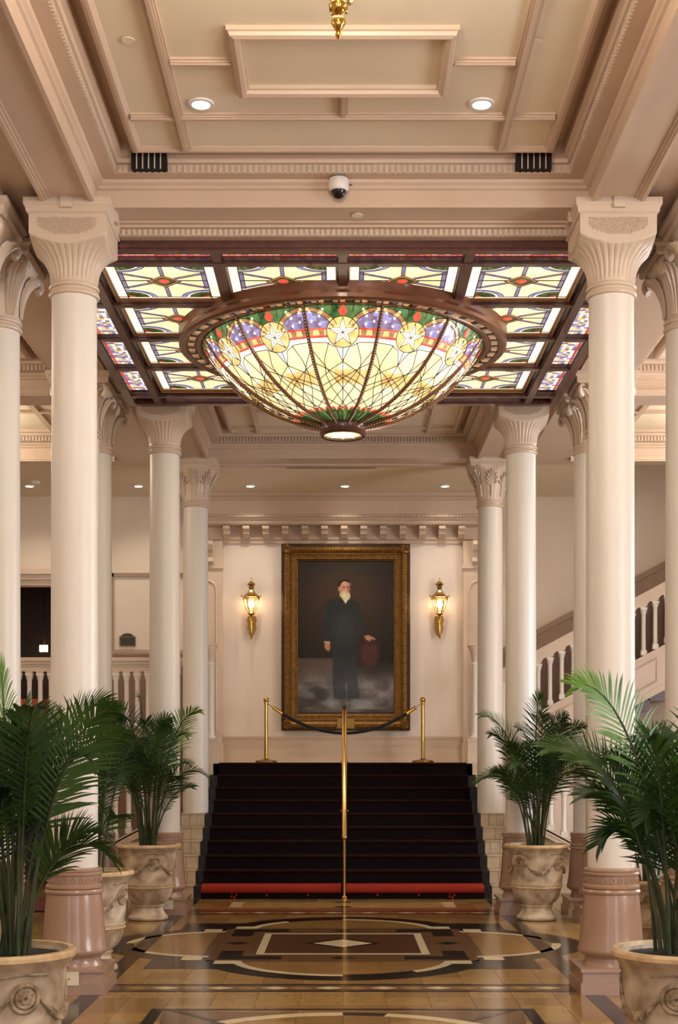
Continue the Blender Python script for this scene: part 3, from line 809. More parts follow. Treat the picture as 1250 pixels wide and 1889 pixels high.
def bpiece(poly, off, m, name):
    us = [p[0] for p in poly]; vs_ = [p[1] for p in poly]
    dense = []
    for i in range(len(poly)):
        a, b_ = poly[i], poly[(i+1) % len(poly)]; k = max(1, int(max(abs(b_[0]-a[0])/.34, abs(b_[1]-a[1])/.07)))
        dense += [(a[0]+(b_[0]-a[0])*t/k, a[1]+(b_[1]-a[1])*t/k) for t in range(k)]
    extra = []
    nu = int((max(us)-min(us))/.3); nv = int((max(vs_)-min(vs_))/.07)
    for i in range(1, nu):
        for j in range(1, nv):
            p = (min(us)+(max(us)-min(us))*i/nu, min(vs_)+(max(vs_)-min(vs_))*j/nv)
            if inside(p, dense): extra.append(p)
    n_ = len(dense)
    r = delaunay_2d_cdt([Vector(p) for p in dense+extra], [(i, (i+1) % n_) for i in range(n_)], [], 1, 1e-6)
    b = B(); b.add([bowl(p.x, p.y, off) for p in r[0]]+[bowl(p.x, p.y, off-.004) for p in r[0]], [])
    k = len(r[0]); b.f = [tuple(f) for f in r[2]]+[tuple(i+k for i in reversed(f)) for f in r[2]]
    for a, c in [(i, (i+1) % n_) for i in range(n_)]: b.f.append((a, c, c+k, a+k))
    return b.mesh(name, m)
def circ(cu, cv, ru, rv, n=20, a0=0): return [(cu+ru*math.cos(a0+2*PI*k/n), cv+rv*math.sin(a0+2*PI*k/n)) for k in range(n)]
pieces = []   # (name, mesh)
def pc(name, m, poly, off): pieces.append((name, bpiece(poly, off, m, name)))
# amber field in cells
for k, (v0, v1) in enumerate(((.17, .30), (.30, .42), (.42, .54), (.54, .66), (.66, .76))):
    for u0, u1 in ((-1, -.33), (-.33, .33), (.33, 1)):
        pc('amber_pane', 'amber' if (k+int(u0 < -.5)) % 2 else 'gold' if k == 2 else 'amber', [(u0, v0), (u1, v0), (u1, v1), (u0, v1)], 0)
# green base leaves with red scallops
for i in range(4):
    u0 = -1+i*.5; pc('leaf_pane', ('emerald', 'green')[i % 2], [(u0, .0), (u0+.5, .0), (u0+.5, .135), (u0+.40, .165), (u0+.25, .175), (u0+.1, .165), (u0, .135)], .003)
    pc('red_scallop', 'red', [(u0, .135), (u0+.1, .165), (u0+.25, .175), (u0+.4, .165), (u0+.5, .135), (u0+.5, .15), (u0+.4, .183), (u0+.25, .193), (u0+.1, .183), (u0, .15)], .004)
# milky lappets below the medallion
pc('lappet', 'milk', [(-1, .745), (-.5, .735), (-.2, .70), (0, .60), (0, .80), (-1, .80)], .003)
pc('lappet', 'milk', [(1, .80), (0, .80), (0, .60), (.2, .70), (.5, .735), (1, .745)], .003)
# rust and red band
for s in (-1, 1):
    for k in range(4):
        a, b_ = sorted((s*(.36+k*.16), s*(.36+(k+1)*.16-.012)))
        pc('rust_pane', 'rust' if k % 2 else 'gold', [(a, .785), (b_, .785), (b_, .82), (a, .82)], .0145)
    a, b_ = sorted((s*.34, s*1))
    pc('red_band', 'red', [(a, .77), (b_, .77), (b_, .785), (a, .785)], .0145); pc('red_band', 'red', [(a, .82), (b_, .82), (b_, .833), (a, .833)], .0145)
# blue fish scales under the arches
base_v = .833
for s in (-1, 1):
    a, b_ = sorted((s*.12, s*1)); pc('scale_ground', 'blue2', [(a, .80), (b_, .80), (b_, .985), (a, .985)], .004)
for row in range(4):
    v = .945-row*.033
    for i in range(-6, 7):
        u = i*.2+(row % 2)*.1
        if abs(u) > .93 or abs(u) < .28: continue
        w = .105
        pc('blue_scale', ('blue', 'violet', 'blue2')[(i*2+row) % 3], [(u-w, v+.028), (u-w, v), (u-w*.7, v-.02), (u, v-.034), (u+w*.7, v-.02), (u+w, v), (u+w, v+.028)], .006+row*.0015)
for s in (-1, 1):
    for u, v in ((.86, .935), (.62, .905), (.84, .875), (.52, .945), (.62, .855)):
        pc('spark_jewel', 'spark', circ(s*u, v, .028, .0075, 8), .015)
# tan arches between medallions, green spandrel and red lozenge above the star
for s in (-1, 1):
    arcp = [(s*(1-.88*math.cos(t)), .80+.165*math.sin(t)) for t in [PI/2*k/10 for k in range(11)]]
    arci = [(s*(1-.74*math.cos(t)), .80+.14*math.sin(t)) for t in [PI/2*k/10 for k in range(10, -1, -1)]]
    for k in range(1, 10, 1):
        q = [arcp[k], arcp[k+1], arci[9-k], arci[10-k]]
        pc('arch_pane', 'rust' if k % 3 else 'gold', q if s > 0 else q[::-1], .0135)
    pts = [(0, .985), (s*1, .985)]+[arcp[k] for k in range(10, 0, -1)]+[(0, .86)]
    pc('spandrel_leaf', 'emerald', pts if s > 0 else pts[::-1], .012)
pc('red_lozenge', 'red', [(-.13, .935), (0, .895), (.13, .935), (0, .972)], .016)
# medallion and five-pointed star in ten facets
pc('medallion', 'gold', circ(0, .805, .45, .10, 28), .016)
for k in range(5):
    a = PI/2+2*PI*k/5
    tip = (.42*math.cos(a), .805+.094*math.sin(a))
    for s in (-1, 1):
        n_ = (.155*math.cos(a+s*PI/5), .805+.035*math.sin(a+s*PI/5)); q = [(0, .805), tip, n_]
        pc('star_facet', 'milk' if s < 0 else 'pale', q if s < 0 else q[::-1], .020)
pc('jewel', 'milk', circ(0, .55, .10, .018, 12), .006)
# border of small lights under the rim
bd = []
for k in range(10):
    u0 = -1+k*.2; pc('rim_pane', 'pale' if k % 3 else 'green', [(u0+.01, .975), (u0+.19, .975), (u0+.19, 1.0), (u0+.01, 1.0)], .018)
# leading along the bowl
ld = B()
def lead(pts, r=.0034, off=.007):
    dn = []
    for a, b_ in zip(pts, pts[1:]):
        k = max(1, int(max(abs(b_[0]-a[0])/.25, abs(b_[1]-a[1])/.06)))
        dn += [(a[0]+(b_[0]-a[0])*t/k, a[1]+(b_[1]-a[1])*t/k) for t in range(k)]
    dn.append(pts[-1]); ld.tube([bowl(u, v, off) for u, v in dn], r, 5)
lead([(0, .17), (0, .72)])
for s in (-1, 1):
    lead([(s*1, .74), (s*.5, .735), (s*.2, .70), (0, .60)])
    lead([(s*1, .70), (s*.72, .60), (s*.45, .50), (0, .38), (-s*.55, .27), (-s*1, .21)])
    lead([(s*.42, .735), (s*.62, .62), (s*.66, .50), (s*.5, .38), (0, .24), (-s*.3, .19)])
    lead([(0, .60), (s*.4, .545), (s*1, .46)]); lead([(0, .50), (s*1, .40)]); lead([(s*1, .60), (0, .47), (-s*1, .34)]); lead([(s*1, .30), (0, .18)])
lead(circ(0, .805, .45, .10, 28)+[(.45, .805)], .0035, .024)
for k in range(10):
    a = PI/2+PI*k/5; lead([(0, .805), ((.42 if k % 2 == 0 else .155)*math.cos(a), .805+(.094 if k % 2 == 0 else .035)*math.sin(a))], .0018, .025)
for k in range(5):
    a = PI/2+2*PI*k/5
    for s in (-1, 1): lead([(.42*math.cos(a), .805+.094*math.sin(a)), (.155*math.cos(a+s*PI/5), .805+.035*math.sin(a+s*PI/5))], .0024, .025)
for s in (-1, 1):
    lead([(s*(1-.88*math.cos(t)), .80+.165*math.sin(t)) for t in [PI/2*k/10 for k in range(2, 11)]], .003, .018)
    lead([(s*(1-.74*math.cos(t)), .80+.14*math.sin(t)) for t in [PI/2*k/10 for k in range(2, 11)]], .0028, .018)
    for u in (.25, .6): lead([(s*u, .90+.05*(1-u)*0+.03), (s*u*1.1, .975)], .003, .016)
lead([(-1, .973), (1, .973)], .005, .02)
for k in range(5): lead([(-1+k*.5, 0), (-1+k*.5, .14)], .004, .007)
lead_me = ld.mesh('leading', 'lead')
SP = B()
for nm, me in pieces: pass
for k in range(12):
    sgm = empty('bowl_segment', (0, 0, 0), k*PI/6, dome)
    vis = k in (0, 1, 2, 10, 11) or k in (3, 9)
    if vis:
        for nm, me in pieces: put(nm, me, sgm)
        put('leading', lead_me, sgm)
    else:
        if k == 4:
            back = B().grid(4, 10, lambda u, v: bowl(2*u-1, v, 0)).mesh('amber_sheet', 'amber', True)
        put('amber_sheet', back, sgm); put('leading', lead_me, sgm)
rb = B()
def ribfn(off, w):
    pts = [bowl(1, v/20, off) for v in range(21)]
    return pts
rb.tube(ribfn(.012, 0), .017, 8)
rib_me = rb.mesh('bowl_rib', 'bronze', True)
bdm = B()
for v in range(52):
    p = bowl(1, (v+.5)/52, .030); bdm.ball(p, .0062, 6, 4)
bead_me = bdm.mesh('bead_row', 'ivory', True)
for k in range(12):
    r = put('bowl_rib', rib_me, dome, (0, 0, 0), (0, 0, k*PI/6)); o = put('bead_row', bead_me, r); o['kind'] = 'stuff'
rim = B().ringlathe([(1.27,.80),(1.30,.785),(1.33,.785),(1.34,.80),(1.41,.80),(1.42,.78),(1.46,.775),(1.485,.79),(1.49,.82),(1.475,.85),(1.48,.89),(1.49,.92),(1.27,.92)], 96).obj('rim', 'bronze', dome, 30)
db = {'rust': B(), 'ivory': B(), 'blackm': B()}
for k in range(144):
    a = 2*PI*k/144; m_ = ('rust', 'blackm', 'ivory')[k % 3]
    c, s = math.cos(a), math.sin(a); b = db[m_]
    b.add([((r*c-t*s), (r*s+t*c), z) for z in (.787, .802) for r, t in ((1.35,-.02),(1.405,-.02),(1.405,.02),(1.35,.02))], [(3,2,1,0),(4,5,6,7),(0,1,5,4),(1,2,6,5),(2,3,7,6),(3,0,4,7)])
for m_ in db:
    o = db[m_].obj('rim_bead_band', m_, rim); o['kind'] = 'stuff'
fin = B().ringlathe([(.175,-.0),(.20,-.005),(.215,.01),(.21,.03),(.205,.06),(.215,.10),(.23,.115),(.21,.13),(.18,.12),(.172,.03)], 48).obj('finial_ring', 'wood', dome, 35)
B().lathe([(.001,.014),(.176,.018),(.176,.03)], 32).obj('finial_pane', 'gold', fin)
for k in range(8):
    a = 2*PI*k/8
    B().prism([(0,0),(.06*math.cos(a-.39),.06*math.sin(a-.39)),(.15*math.cos(a),.15*math.sin(a)),(.06*math.cos(a+.39),.06*math.sin(a+.39))], .006, .012).obj('star_facet', 'milk', fin)
# ================================================================= MAIN STAIR
stairs = tag(empty('main_staircase', (0, 17.1, 0)), 'broad carpeted staircase of ten black steps with red lowest nosing', 'staircase')
RI, TR = 0.165, 0.28
for k in range(10):
    y0 = k*TR; z1 = (k+1)*RI
    y1 = (10*TR-.285 if k < 9 else 9*TR+.02)
    st_ = B().box(-1.80, 1.80, y0, (9*TR+.02) if k == 9 else y0+TR+.02, max(0, z1-RI-.02), z1-.012).obj('step', 'granite', stairs)
    # carpet: riser, rounded nosing and tread as one bent sheet
    zb = k*RI+.001; zt = z1
    e = y0+TR-.012 if k < 9 else y0+.03
    prof = [(y0-.001, zb), (y0-.010, zb), (y0-.010, zt-.035)]+[(y0-.012-.016*math.sin(t), zt-.018-.018*math.cos(t)) for t in [PI*q/6 for q in range(7)]]+[(e, zt), (e, zt-.012), (y0-.001, zt-.012)]
    B().prism_x(prof, -1.715, 1.715).obj('carpet', 'carpet', st_)
    nz = [(y0-.012-.0175*math.sin(t), zt-.017-.0195*math.cos(t)) for t in [PI*(.35+.65*q/6) for q in range(7)]]+[(y0+.01, zt+.0015), (y0+.01, zt-.012)]
    if k == 0:
        nz = [(y0-.012-.036*math.sin(t), zt-.045-.048*math.cos(t)) for t in [PI*q/8 for q in range(9)]]+[(e, zt+.003), (e, zt-.01), (y0-.001, zt-.09)]
    for s in (-1, 1):
        a = sorted((s*.02, s*1.71)); B().prism_x(nz, a[0], a[1]).obj('carpet_nosing', 'carpetred' if k == 0 else 'carpettrim', st_)  # red roll on the lowest step, its lit brightness put into the colour
    if k == 0:
        for x in (-1.32, -.92, -.42, .42, .92, 1.32):
            m = B()
            big = abs(x) > 1
            for q in range(5 if big else 1):
                a = q*2*PI/5; rr = .032 if big else 0
                m.prism_y([(x+rr*math.cos(a)+.014*math.cos(t), .05+rr*math.sin(a)+.014*math.sin(t)) for t in [2*PI*w/8 for w in range(8)]], y0-.014, y0-.009)
            m.obj('carpet_motif', 'carpetred', st_)
# stepped tile-clad flanks, granite string and the tiles on each riser
for sx, nm in ((-1, 'left'), (1, 'right')):
    fl = tag(empty('stair_flank', (sx*1.96, 17.1, 0)), 'stepped beige tile wall flanking the carpeted stairs on the %s' % nm, 'stair wall')
    for k in range(6):
        y0 = k*TR; z0 = k*RI; z1 = (k+1)*RI
        a = sorted((-sx*.155, sx*.16))
        yend = 2.5 if k == 5 else y0+TR
        B().box(a[0], a[1], y0+.012, yend, 0, z1-.02).obj('flank_block', 'grout', fl)
        B().box(a[0], a[1], y0-.008, yend, z1-.018, z1).obj('flank_cap', 'stone', fl)
        wds = ([.11, .10, .10] if k % 2 else [.16, .155]) if k != 3 else [.07, .12, .12]
        x = a[0]
        for w in wds:
            B().box(x+.002, x+w-.003, y0, y0+.012, z0+.003, z1-.021).obj('tile', 'stone', fl); x += w
    for k in range(6, 9):
        y0 = k*TR; z1 = (k+1)*RI
        c = sorted((-sx*.155, -sx*.16+sx*.02)); B().box(c[0], c[1], y0, y0+TR, 1.0, z1).obj('granite_string', 'granite', fl)
# centre handrail of brass
hr = tag(empty('handrail', (0.02, 17.03, 0)), 'brass centre handrail climbing the carpeted stairs', 'handrail')
B().lathe([(.05,.0),(.05,.012),(.03,.03),(.02,.05)], 20).obj('foot_flange', 'brass', hr, True)
B().tube([(0,0,.02),(0,0,.74)], .019, 12).obj('post', 'brass', hr, True)
B().ball((0,0,.75), .034, 14, 8).obj('elbow', 'brass', hr, True)
B().tube([(0,0,.75),(0,.15,.83),(0,2.58,2.36),(0,2.72,2.415),(0,2.90,2.43),(0,2.97,2.40),(0,2.985,2.33)], .034, 14).obj('rail', 'brass', hr, True)
B().tube([(0,2.90,1.65),(0,2.90,2.41)], .022, 12).obj('post', 'brass', hr, True)
B().lathe([(.07,0),(.066,.012),(.04,.03),(.024,.06)], 20, (0,2.90,1.65)).obj('foot_flange', 'brass', hr, True)
B().tube([(0,1.43,.99),(0,1.43,1.63)], .017, 10).obj('post', 'brass', hr, True)
B().tube([(-.05,1.40,1.02),(.055,1.40,1.02)], .012, 8).obj('bracket', 'brass', hr, True)

# ================================================================= BALUSTRADES
def baluster(h):
    b = B().box(-.042,.042,-.042,.042,0,.07).lathe([(.036,.07),(.04,.085),(.032,.10),(.031,h-.16),(.034,h-.14),(.030,h-.13),(.034,h-.10),(.05,h-.045),(.05,h-.03)], 14)
    b.box(-.05,.05,-.045,.045,h-.03,h)
    return b
bal_me = {}
def balustrade(name, label, x0, x1, y, zf, slope, h, pitch, rail_h, base_h, panel=False, m='rose'):
    """zf(x)=height of the baluster feet at x0, rising with slope"""
    o = tag(empty(name, (x0, y, zf)), label, 'balustrade')
    Lx = x1-x0
    def z(x): return slope*x
    if h not in bal_me: bal_me[h] = baluster(h).mesh('baluster', 'column', 45)
    n_ = int(Lx/pitch)
    for i in range(n_):
        x = pitch*(i+.5); put('baluster', bal_me[h], o, (x, 0, z(x)))
    # arcaded rail: spandrel pieces between balusters, then the moulded rail
    ar = B()
    for i in range(n_+1):
        xc = pitch*i; w = (pitch-.085)/2
        pts = [(xc-pitch/2, z(xc-pitch/2)+h-.005)]+[(xc-w*math.cos(t), z(xc-w*math.cos(t))+h-.005+w*math.sin(t)) for t in [PI*q/8 for q in range(9)]]+[(xc+pitch/2, z(xc+pitch/2)+h-.005), (xc+pitch/2, z(xc+pitch/2)+h+.09), (xc-pitch/2, z(xc-pitch/2)+h+.09)]
        ar.prism_y(pts, -.04, .04)
    ar.obj('arcade', 'rose', o)
    r = B()
    for d, z0, z1 in ((.05, .09, .12), (.065, .12, rail_h-.05), (.085, rail_h-.05, rail_h-.02), (.075, rail_h-.02, rail_h)):
        r.prism_y([(-.1, z(-.1)+h+z0), (Lx+.1, z(Lx+.1)+h+z0), (Lx+.1, z(Lx+.1)+h+z1), (-.1, z(-.1)+h+z1)], -d, d)
    r.obj('rail', m, o)
    s_ = B().prism_y([(-.1, z(-.1)-base_h), (Lx+.1, z(Lx+.1)-base_h), (Lx+.1, z(Lx+.1)), (-.1, z(-.1))], -.05, .05)
    for a, b_, d in ((0, -.04, .07), (-base_h+.10, -base_h+.05, .07), (-base_h+.05, -base_h, .062)):
        s_.prism_y([(-.1, z(-.1)+b_), (Lx+.1, z(Lx+.1)+b_), (Lx+.1, z(Lx+.1)+a), (-.1, z(-.1)+a)], -d, d)
    s_.obj('string', 'rose', o)
    if panel:
        k = .35
        while k+.95 < Lx:
            q = [(k, z(k)-base_h+.2), (k+.85, z(k+.85)-base_h+.2), (k+.85, z(k+.85)-.13), (k, z(k)-.13)]
            B().tube([(x, -.052, zz) for x, zz in q+[q[0], q[1]]], .018, 6).obj('panel_moulding', 'rose', o); k += 1.1
    return o
balustrade('gallery_balustrade', 'level white balustrade of the left gallery in front of the bar', -6.5, -2.25, 19.1, 2.12, 0, .74, .146, .21, .14)
balustrade('stair_balustrade', 'white balustrade climbing to the right above a panelled string', 2.25, 6.6, 20.55, 2.07, .536, .70, .17, .21, .66, True)
balustrade('side_flight_balustrade', 'low balustrade rising rightward behind the left potted palms', -3.6, -2.2, 17.75, .28, .53, .62, .165, .15, .12)
balustrade('side_flight_balustrade', 'low balustrade falling rightward behind the right potted palm', 2.2, 3.6, 17.75, 1.02, -.53, .62, .165, .15, .12)
# the rising flight itself, its steps and the wall behind
fl = tag(empty('upper_flight', (2.3, 20.6, 1.65)), 'flight of steps climbing right behind the panelled balustrade', 'staircase')
for k in range(14):
    B().box(k*.31, k*.31+.33, .06, .98, max(-.2, k*.166-.25), (k+1)*.166).obj('step', 'wood', fl)
dd = B().prism_y([(2.3, 2.95), (6.9, 2.95+.536*4.6), (6.9, 3.30+.536*4.6), (2.3, 3.30)], YW-.05, YW-.001)
dd.prism_y([(2.3, 3.24), (6.9, 3.24+.536*4.6), (6.9, 3.33+.536*4.6), (2.3, 3.33)], YW-.08, YW-.001)
trim(B().prism_y([(2.3, 1.66), (3.0, 1.66), (6.9, 1.66+.536*3.9), (6.9, 2.94+.536*4.6), (2.3, 2.94)], YW-.02, YW-.002), 'walls_dim', 'brown wainscot behind the rising balusters')
trim(dd, 'dado', 'brown sloping wall rail above the right stairs')
# tile wall below the side flights
for sx, nm in ((-1, 'left'), (1, 'right')):
    t = tag(empty('tile_wall', (sx*2.14, 17.9, 0)), 'low beige tile wall under the side balustrade on the %s' % nm, 'tile wall')
    for j in range(5):
        for i in range(5):
            x0 = i*.26+(j % 2)*.1; zt = min((j+1)*.165, .95-.53*x0-.06)
            if zt < j*.165+.03: continue
            a = sorted((sx*x0, sx*(x0+.255))); B().box(a[0], a[1], 0, .04, j*.165, zt-.005).obj('tile', 'stone', t)
# newel colonnettes at the landing
for sx, nm in ((-1, 'left'), (1, 'right')):
    nw = tag(empty('newel_post', (sx*1.87, 20.0, 1.65)), 'slender newel colonnette with small carved capital at the %s landing corner' % nm, 'newel post')
    B().box(-.11,.11,-.11,.11,0,.30).box(-.12,.12,-.12,.12,.30,.34).obj('pedestal', 'rose', nw)
    B().lathe([(.06,.34),(.068,.36),(.05,.39),(.048,.5),(.045,1.38),(.055,1.40),(.045,1.42)], 18).obj('shaft', 'column', nw, 40)
    B().lathe([(.045,1.42),(.05,1.48),(.075,1.58),(.095,1.63),(.09,1.65)], 16).box(-.1,.1,-.1,.1,1.65,1.69).obj('capital', 'rose', nw, 40)

# ================================================================= PORTRAIT
pt = tag(empty('portrait_painting', (.045, YW-.03, 2.14)), 'tall dark oil portrait of a bearded man in an ornate gilt frame', 'painting')
FW, FH = 1.96, 2.84
NX, NYY = 150, 240
uu, vv = np.meshgrid(np.linspace(0, 1, NX), np.linspace(0, 1, NYY))      # v from the top down
img = np.zeros((NYY, NX, 3))
rng = np.random.default_rng(5)
def cloud(s, seed):
    r = np.random.default_rng(seed); g = r.random((s*2, s)); yy = vv*(s*2-1); xx = uu*(s-1)
    y0 = np.floor(yy).astype(int); x0 = np.floor(xx).astype(int); y1 = np.minimum(y0+1, s*2-1); x1 = np.minimum(x0+1, s-1); fy = yy-y0; fx = xx-x0
    fy = fy*fy*(3-2*fy); fx = fx*fx*(3-2*fx)
    return (g[y0,x0]*(1-fx)+g[y0,x1]*fx)*(1-fy)+(g[y1,x0]*(1-fx)+g[y1,x1]*fx)*fy
def paint(mask, col): img[:] = img*(1-mask[..., None])+np.array(col)*mask[..., None]
def ell(cx, cy, rx, ry, soft=.15, rot=0.0):
    dx = (uu-cx)*1.0; dy = (vv-cy)*1.6; ry = ry*1.6
    c, s = math.cos(rot), math.sin(rot); ex = dx*c+dy*s; ey = -dx*s+dy*c
    d = np.sqrt((ex/rx)**2+(ey/ry)**2); return np.clip((1-d)/soft+.5, 0, 1)
def pol(pts, soft=.012):
    # soft polygon by signed distance
    ins = np.zeros_like(uu, bool); dmin = np.full_like(uu, 9.0); n_ = len(pts)
    for i in range(n_):
        (xa, ya), (xb, yb) = pts[i], pts[(i+1) % n_]
        cond = ((ya > vv) != (yb > vv)); xint = (xb-xa)*(vv-ya)/((yb-ya) if yb != ya else 1e-9)+xa
        ins ^= cond & (uu < xint)
        px_, py_ = uu-xa, (vv-ya)*1.6; ex, ey = xb-xa, (yb-ya)*1.6
        t = np.clip((px_*ex+py_*ey)/(ex*ex+ey*ey+1e-12), 0, 1); dmin = np.minimum(dmin, np.hypot(px_-t*ex, py_-t*ey))
    sd = np.where(ins, dmin, -dmin); return np.clip(sd/soft+.5, 0, 1)
img[:] = np.array([36, 34, 31])
paint(ell(.48, .33, .52, .36, 1.0)*.8, [64, 50, 41])
paint(ell(.48, .22, .28, .14, 1.0)*.5, [78, 58, 44])
paint(pol([(0,.645),(.37,.645),(.38,.80),(0,.80)], .012)*.8, [98, 80, 74])
paint(np.clip((vv-.66)/.14, 0, 1)*(.4+.5*cloud(6, 1)), [112, 106, 104])
paint(np.clip((vv-.74)/.1, 0, 1)*np.clip(cloud(9, 2)-.35, 0, 1)*1.5*(vv < .98), [150, 146, 148])
for cx_, cy_, rx, ry, c in ((.20,.855,.10,.03,[66,62,58]),(.33,.94,.10,.022,[130,134,146]),(.76,.865,.10,.03,[124,116,112]),(.62,.94,.12,.02,[120,124,132]),(.83,.93,.08,.022,[116,116,122]),(.90,.84,.06,.03,[98,90,88])):
    paint(pol([(cx_-rx, cy_), (cx_, cy_-ry), (cx_+rx, cy_), (cx_, cy_+ry)], .03)*.75, c)
paint(ell(.75, .61, .095, .09, .6)*.75, [94, 54, 54])
paint(pol([(.62,.53),(.86,.53),(.86,.56),(.62,.56)], .03)*.6, [60, 44, 40])
SUIT = [46, 50, 48]
paint(pol([(.37,.60),(.36,.78),(.375,.915),(.50,.915),(.505,.80),(.52,.915),(.645,.91),(.62,.76),(.61,.58)], .02)*.75, [54, 60, 66])
paint(pol([(.44,.245),(.33,.265),(.285,.30),(.262,.40),(.265,.53),(.34,.535),(.36,.45),(.37,.62),(.50,.66),(.625,.61),(.60,.45),(.68,.515),(.74,.495),(.66,.36),(.635,.285),(.56,.255)], .012), SUIT)
paint(ell(.49, .45, .12, .09, 1.0)*.35, [74, 78, 72])
paint(pol([(.275,.535),(.335,.535),(.335,.545),(.275,.545)], .008), [200, 180, 150])
paint(pol([(.28,.545),(.335,.545),(.338,.58),(.325,.60),(.295,.59),(.278,.57)], .012), [176, 124, 92])
paint(pol([(.69,.50),(.735,.492),(.80,.513),(.815,.525),(.765,.52),(.755,.535),(.715,.525)], .01), [182, 130, 98])
paint(pol([(.444,.235),(.52,.235),(.53,.25),(.50,.288)], .008), [226, 216, 186])
paint(ell(.487, .155, .062, .028, .2), [36, 28, 24]); paint(ell(.445, .175, .02, .03, .25), [36, 28, 24])
paint(ell(.433, .19, .014, .016, .3), [176, 118, 92])
paint(ell(.49, .185, .052, .046, .15), [192, 138, 110]); paint(ell(.53, .19, .02, .04, .8)*.5, [128, 86, 66])
paint(ell(.505, .158, .05, .012, .5)*.5, [206, 158, 130])
paint(ell(.48, .179, .016, .004, .5), [96, 62, 48]); paint(ell(.522, .179, .013, .004, .5), [96, 62, 48])
paint(ell(.507, .196, .010, .014, .6)*.6, [212, 156, 126])
paint(ell(.465, .225, .03, .022, .4), [190, 170, 136]); paint(ell(.505, .236, .042, .030, .3), [212, 196, 162]); paint(ell(.515, .215, .026, .006, .5)*.8, [188, 164, 128])
img *= (0.94+.12*cloud(40, 8))[..., None]
lin = np.where(img/255 <= .04045, img/255/12.92, ((img/255+.055)/1.055)**2.4)
CW, CH = 1.46, 2.32
cv = bpy.data.meshes.new('canvas')
xs = -CW/2+CW*uu; zs = .28+CH*(1-vv)
verts = np.stack([xs, np.full_like(xs, -.045), zs], -1).reshape(-1, 3)
faces = [(j*NX+i, j*NX+i+1, (j+1)*NX+i+1, (j+1)*NX+i) for j in range(NYY-1) for i in range(NX-1)]
faces = [f[::-1] for f in faces]
cv.from_pydata(verts.tolist(), [], faces)
ca = cv.color_attributes.new('paint', 'FLOAT_COLOR', 'POINT')
ca.data.foreach_set('color', np.concatenate([lin.reshape(-1, 3), np.ones((NX*NYY, 1))], 1).ravel().astype(np.float32))
mp = bpy.data.materials.new('oil_paint'); mp.use_nodes = True
at = mp.node_tree.nodes.new('ShaderNodeVertexColor'); at.layer_name = 'paint'
mp.node_tree.links.new(at.outputs['Color'], mp.node_tree.nodes['Principled BSDF'].inputs['Base Color'])
mp.node_tree.nodes['Principled BSDF'].inputs['Roughness'].default_value = .6; mp.node_tree.nodes['Principled BSDF'].inputs['Specular IOR Level'].default_value = .15
cv.materials.append(mp)
put('canvas', cv, pt)
B().box(-FW/2+.05, FW/2-.05, -.04, .028, .06, FH-.05).obj('stretcher', 'giltd', pt)
def frame(name, m, prof, smooth=True):
    b = B(); vs_ = []
    for p, d in prof: vs_ += [(-FW/2+p, -d, p), (FW/2-p, -d, p), (FW/2-p, -d, FH-p), (-FW/2+p, -d, FH-p)]
    b.add(vs_, [(i*4+k, i*4+(k+1) % 4, (i+1)*4+(k+1) % 4, (i+1)*4+k) for i in range(len(prof)-1) for k in range(4)])
    return b.obj(name, m, pt)
fo = frame('outer_frame', 'giltd', [(0,0),(0,.08),(.03,.10),(.045,.10)])
fm = frame('gilt_moulding', 'gilt', [(.045,.10),(.06,.125),(.10,.13),(.13,.105),(.135,.085),(.145,.085),(.15,.10),(.165,.10)])
fi = frame('inner_frame', 'gilt', [(.165,.10),(.17,.075),(.20,.07),(.21,.08),(.225,.08),(.235,.055),(.25,.045)])
bb = B()
def beads(p, d, pitch, r):
    k = p
    while k < FH-p:
        for s in (-1, 1): bb.ball((s*(FW/2-p), -d, k), r, 6, 4)
        k += pitch
    k = -FW/2+p
    while k < FW/2-p:
        for z in (p, FH-p): bb.ball((k, -d, z), r, 6, 4)
        k += pitch
beads(.082, .125, .045, .017); beads(.158, .10, .03, .009); beads(.232, .062, .03, .007)
bb.obj('beading', 'gilt', fm, True)['kind'] = 'stuff'
for sx in (-1, 1):
    for z in (.09, FH-.09):
        co = B()
        for q in range(9):
            a = q*2*PI/9; co.tube([(sx*(FW/2-.09)+.02*math.cos(a), -.13, z+.02*math.sin(a)), (sx*(FW/2-.09)+.05*math.cos(a+.3), -.14, z+.05*math.sin(a+.3)), (sx*(FW/2-.09)+.075*math.cos(a+.9), -.12, z+.075*math.sin(a+.9))], [.012, .016, .008], 6)
        co.obj('corner_ornament', 'gilt', fm, True)
B().box(-.13, .13, -.15, -.10, .05, .18).box(-.14, .14, -.14, -.10, .03, .05).obj('name_plate', 'plate', pt)

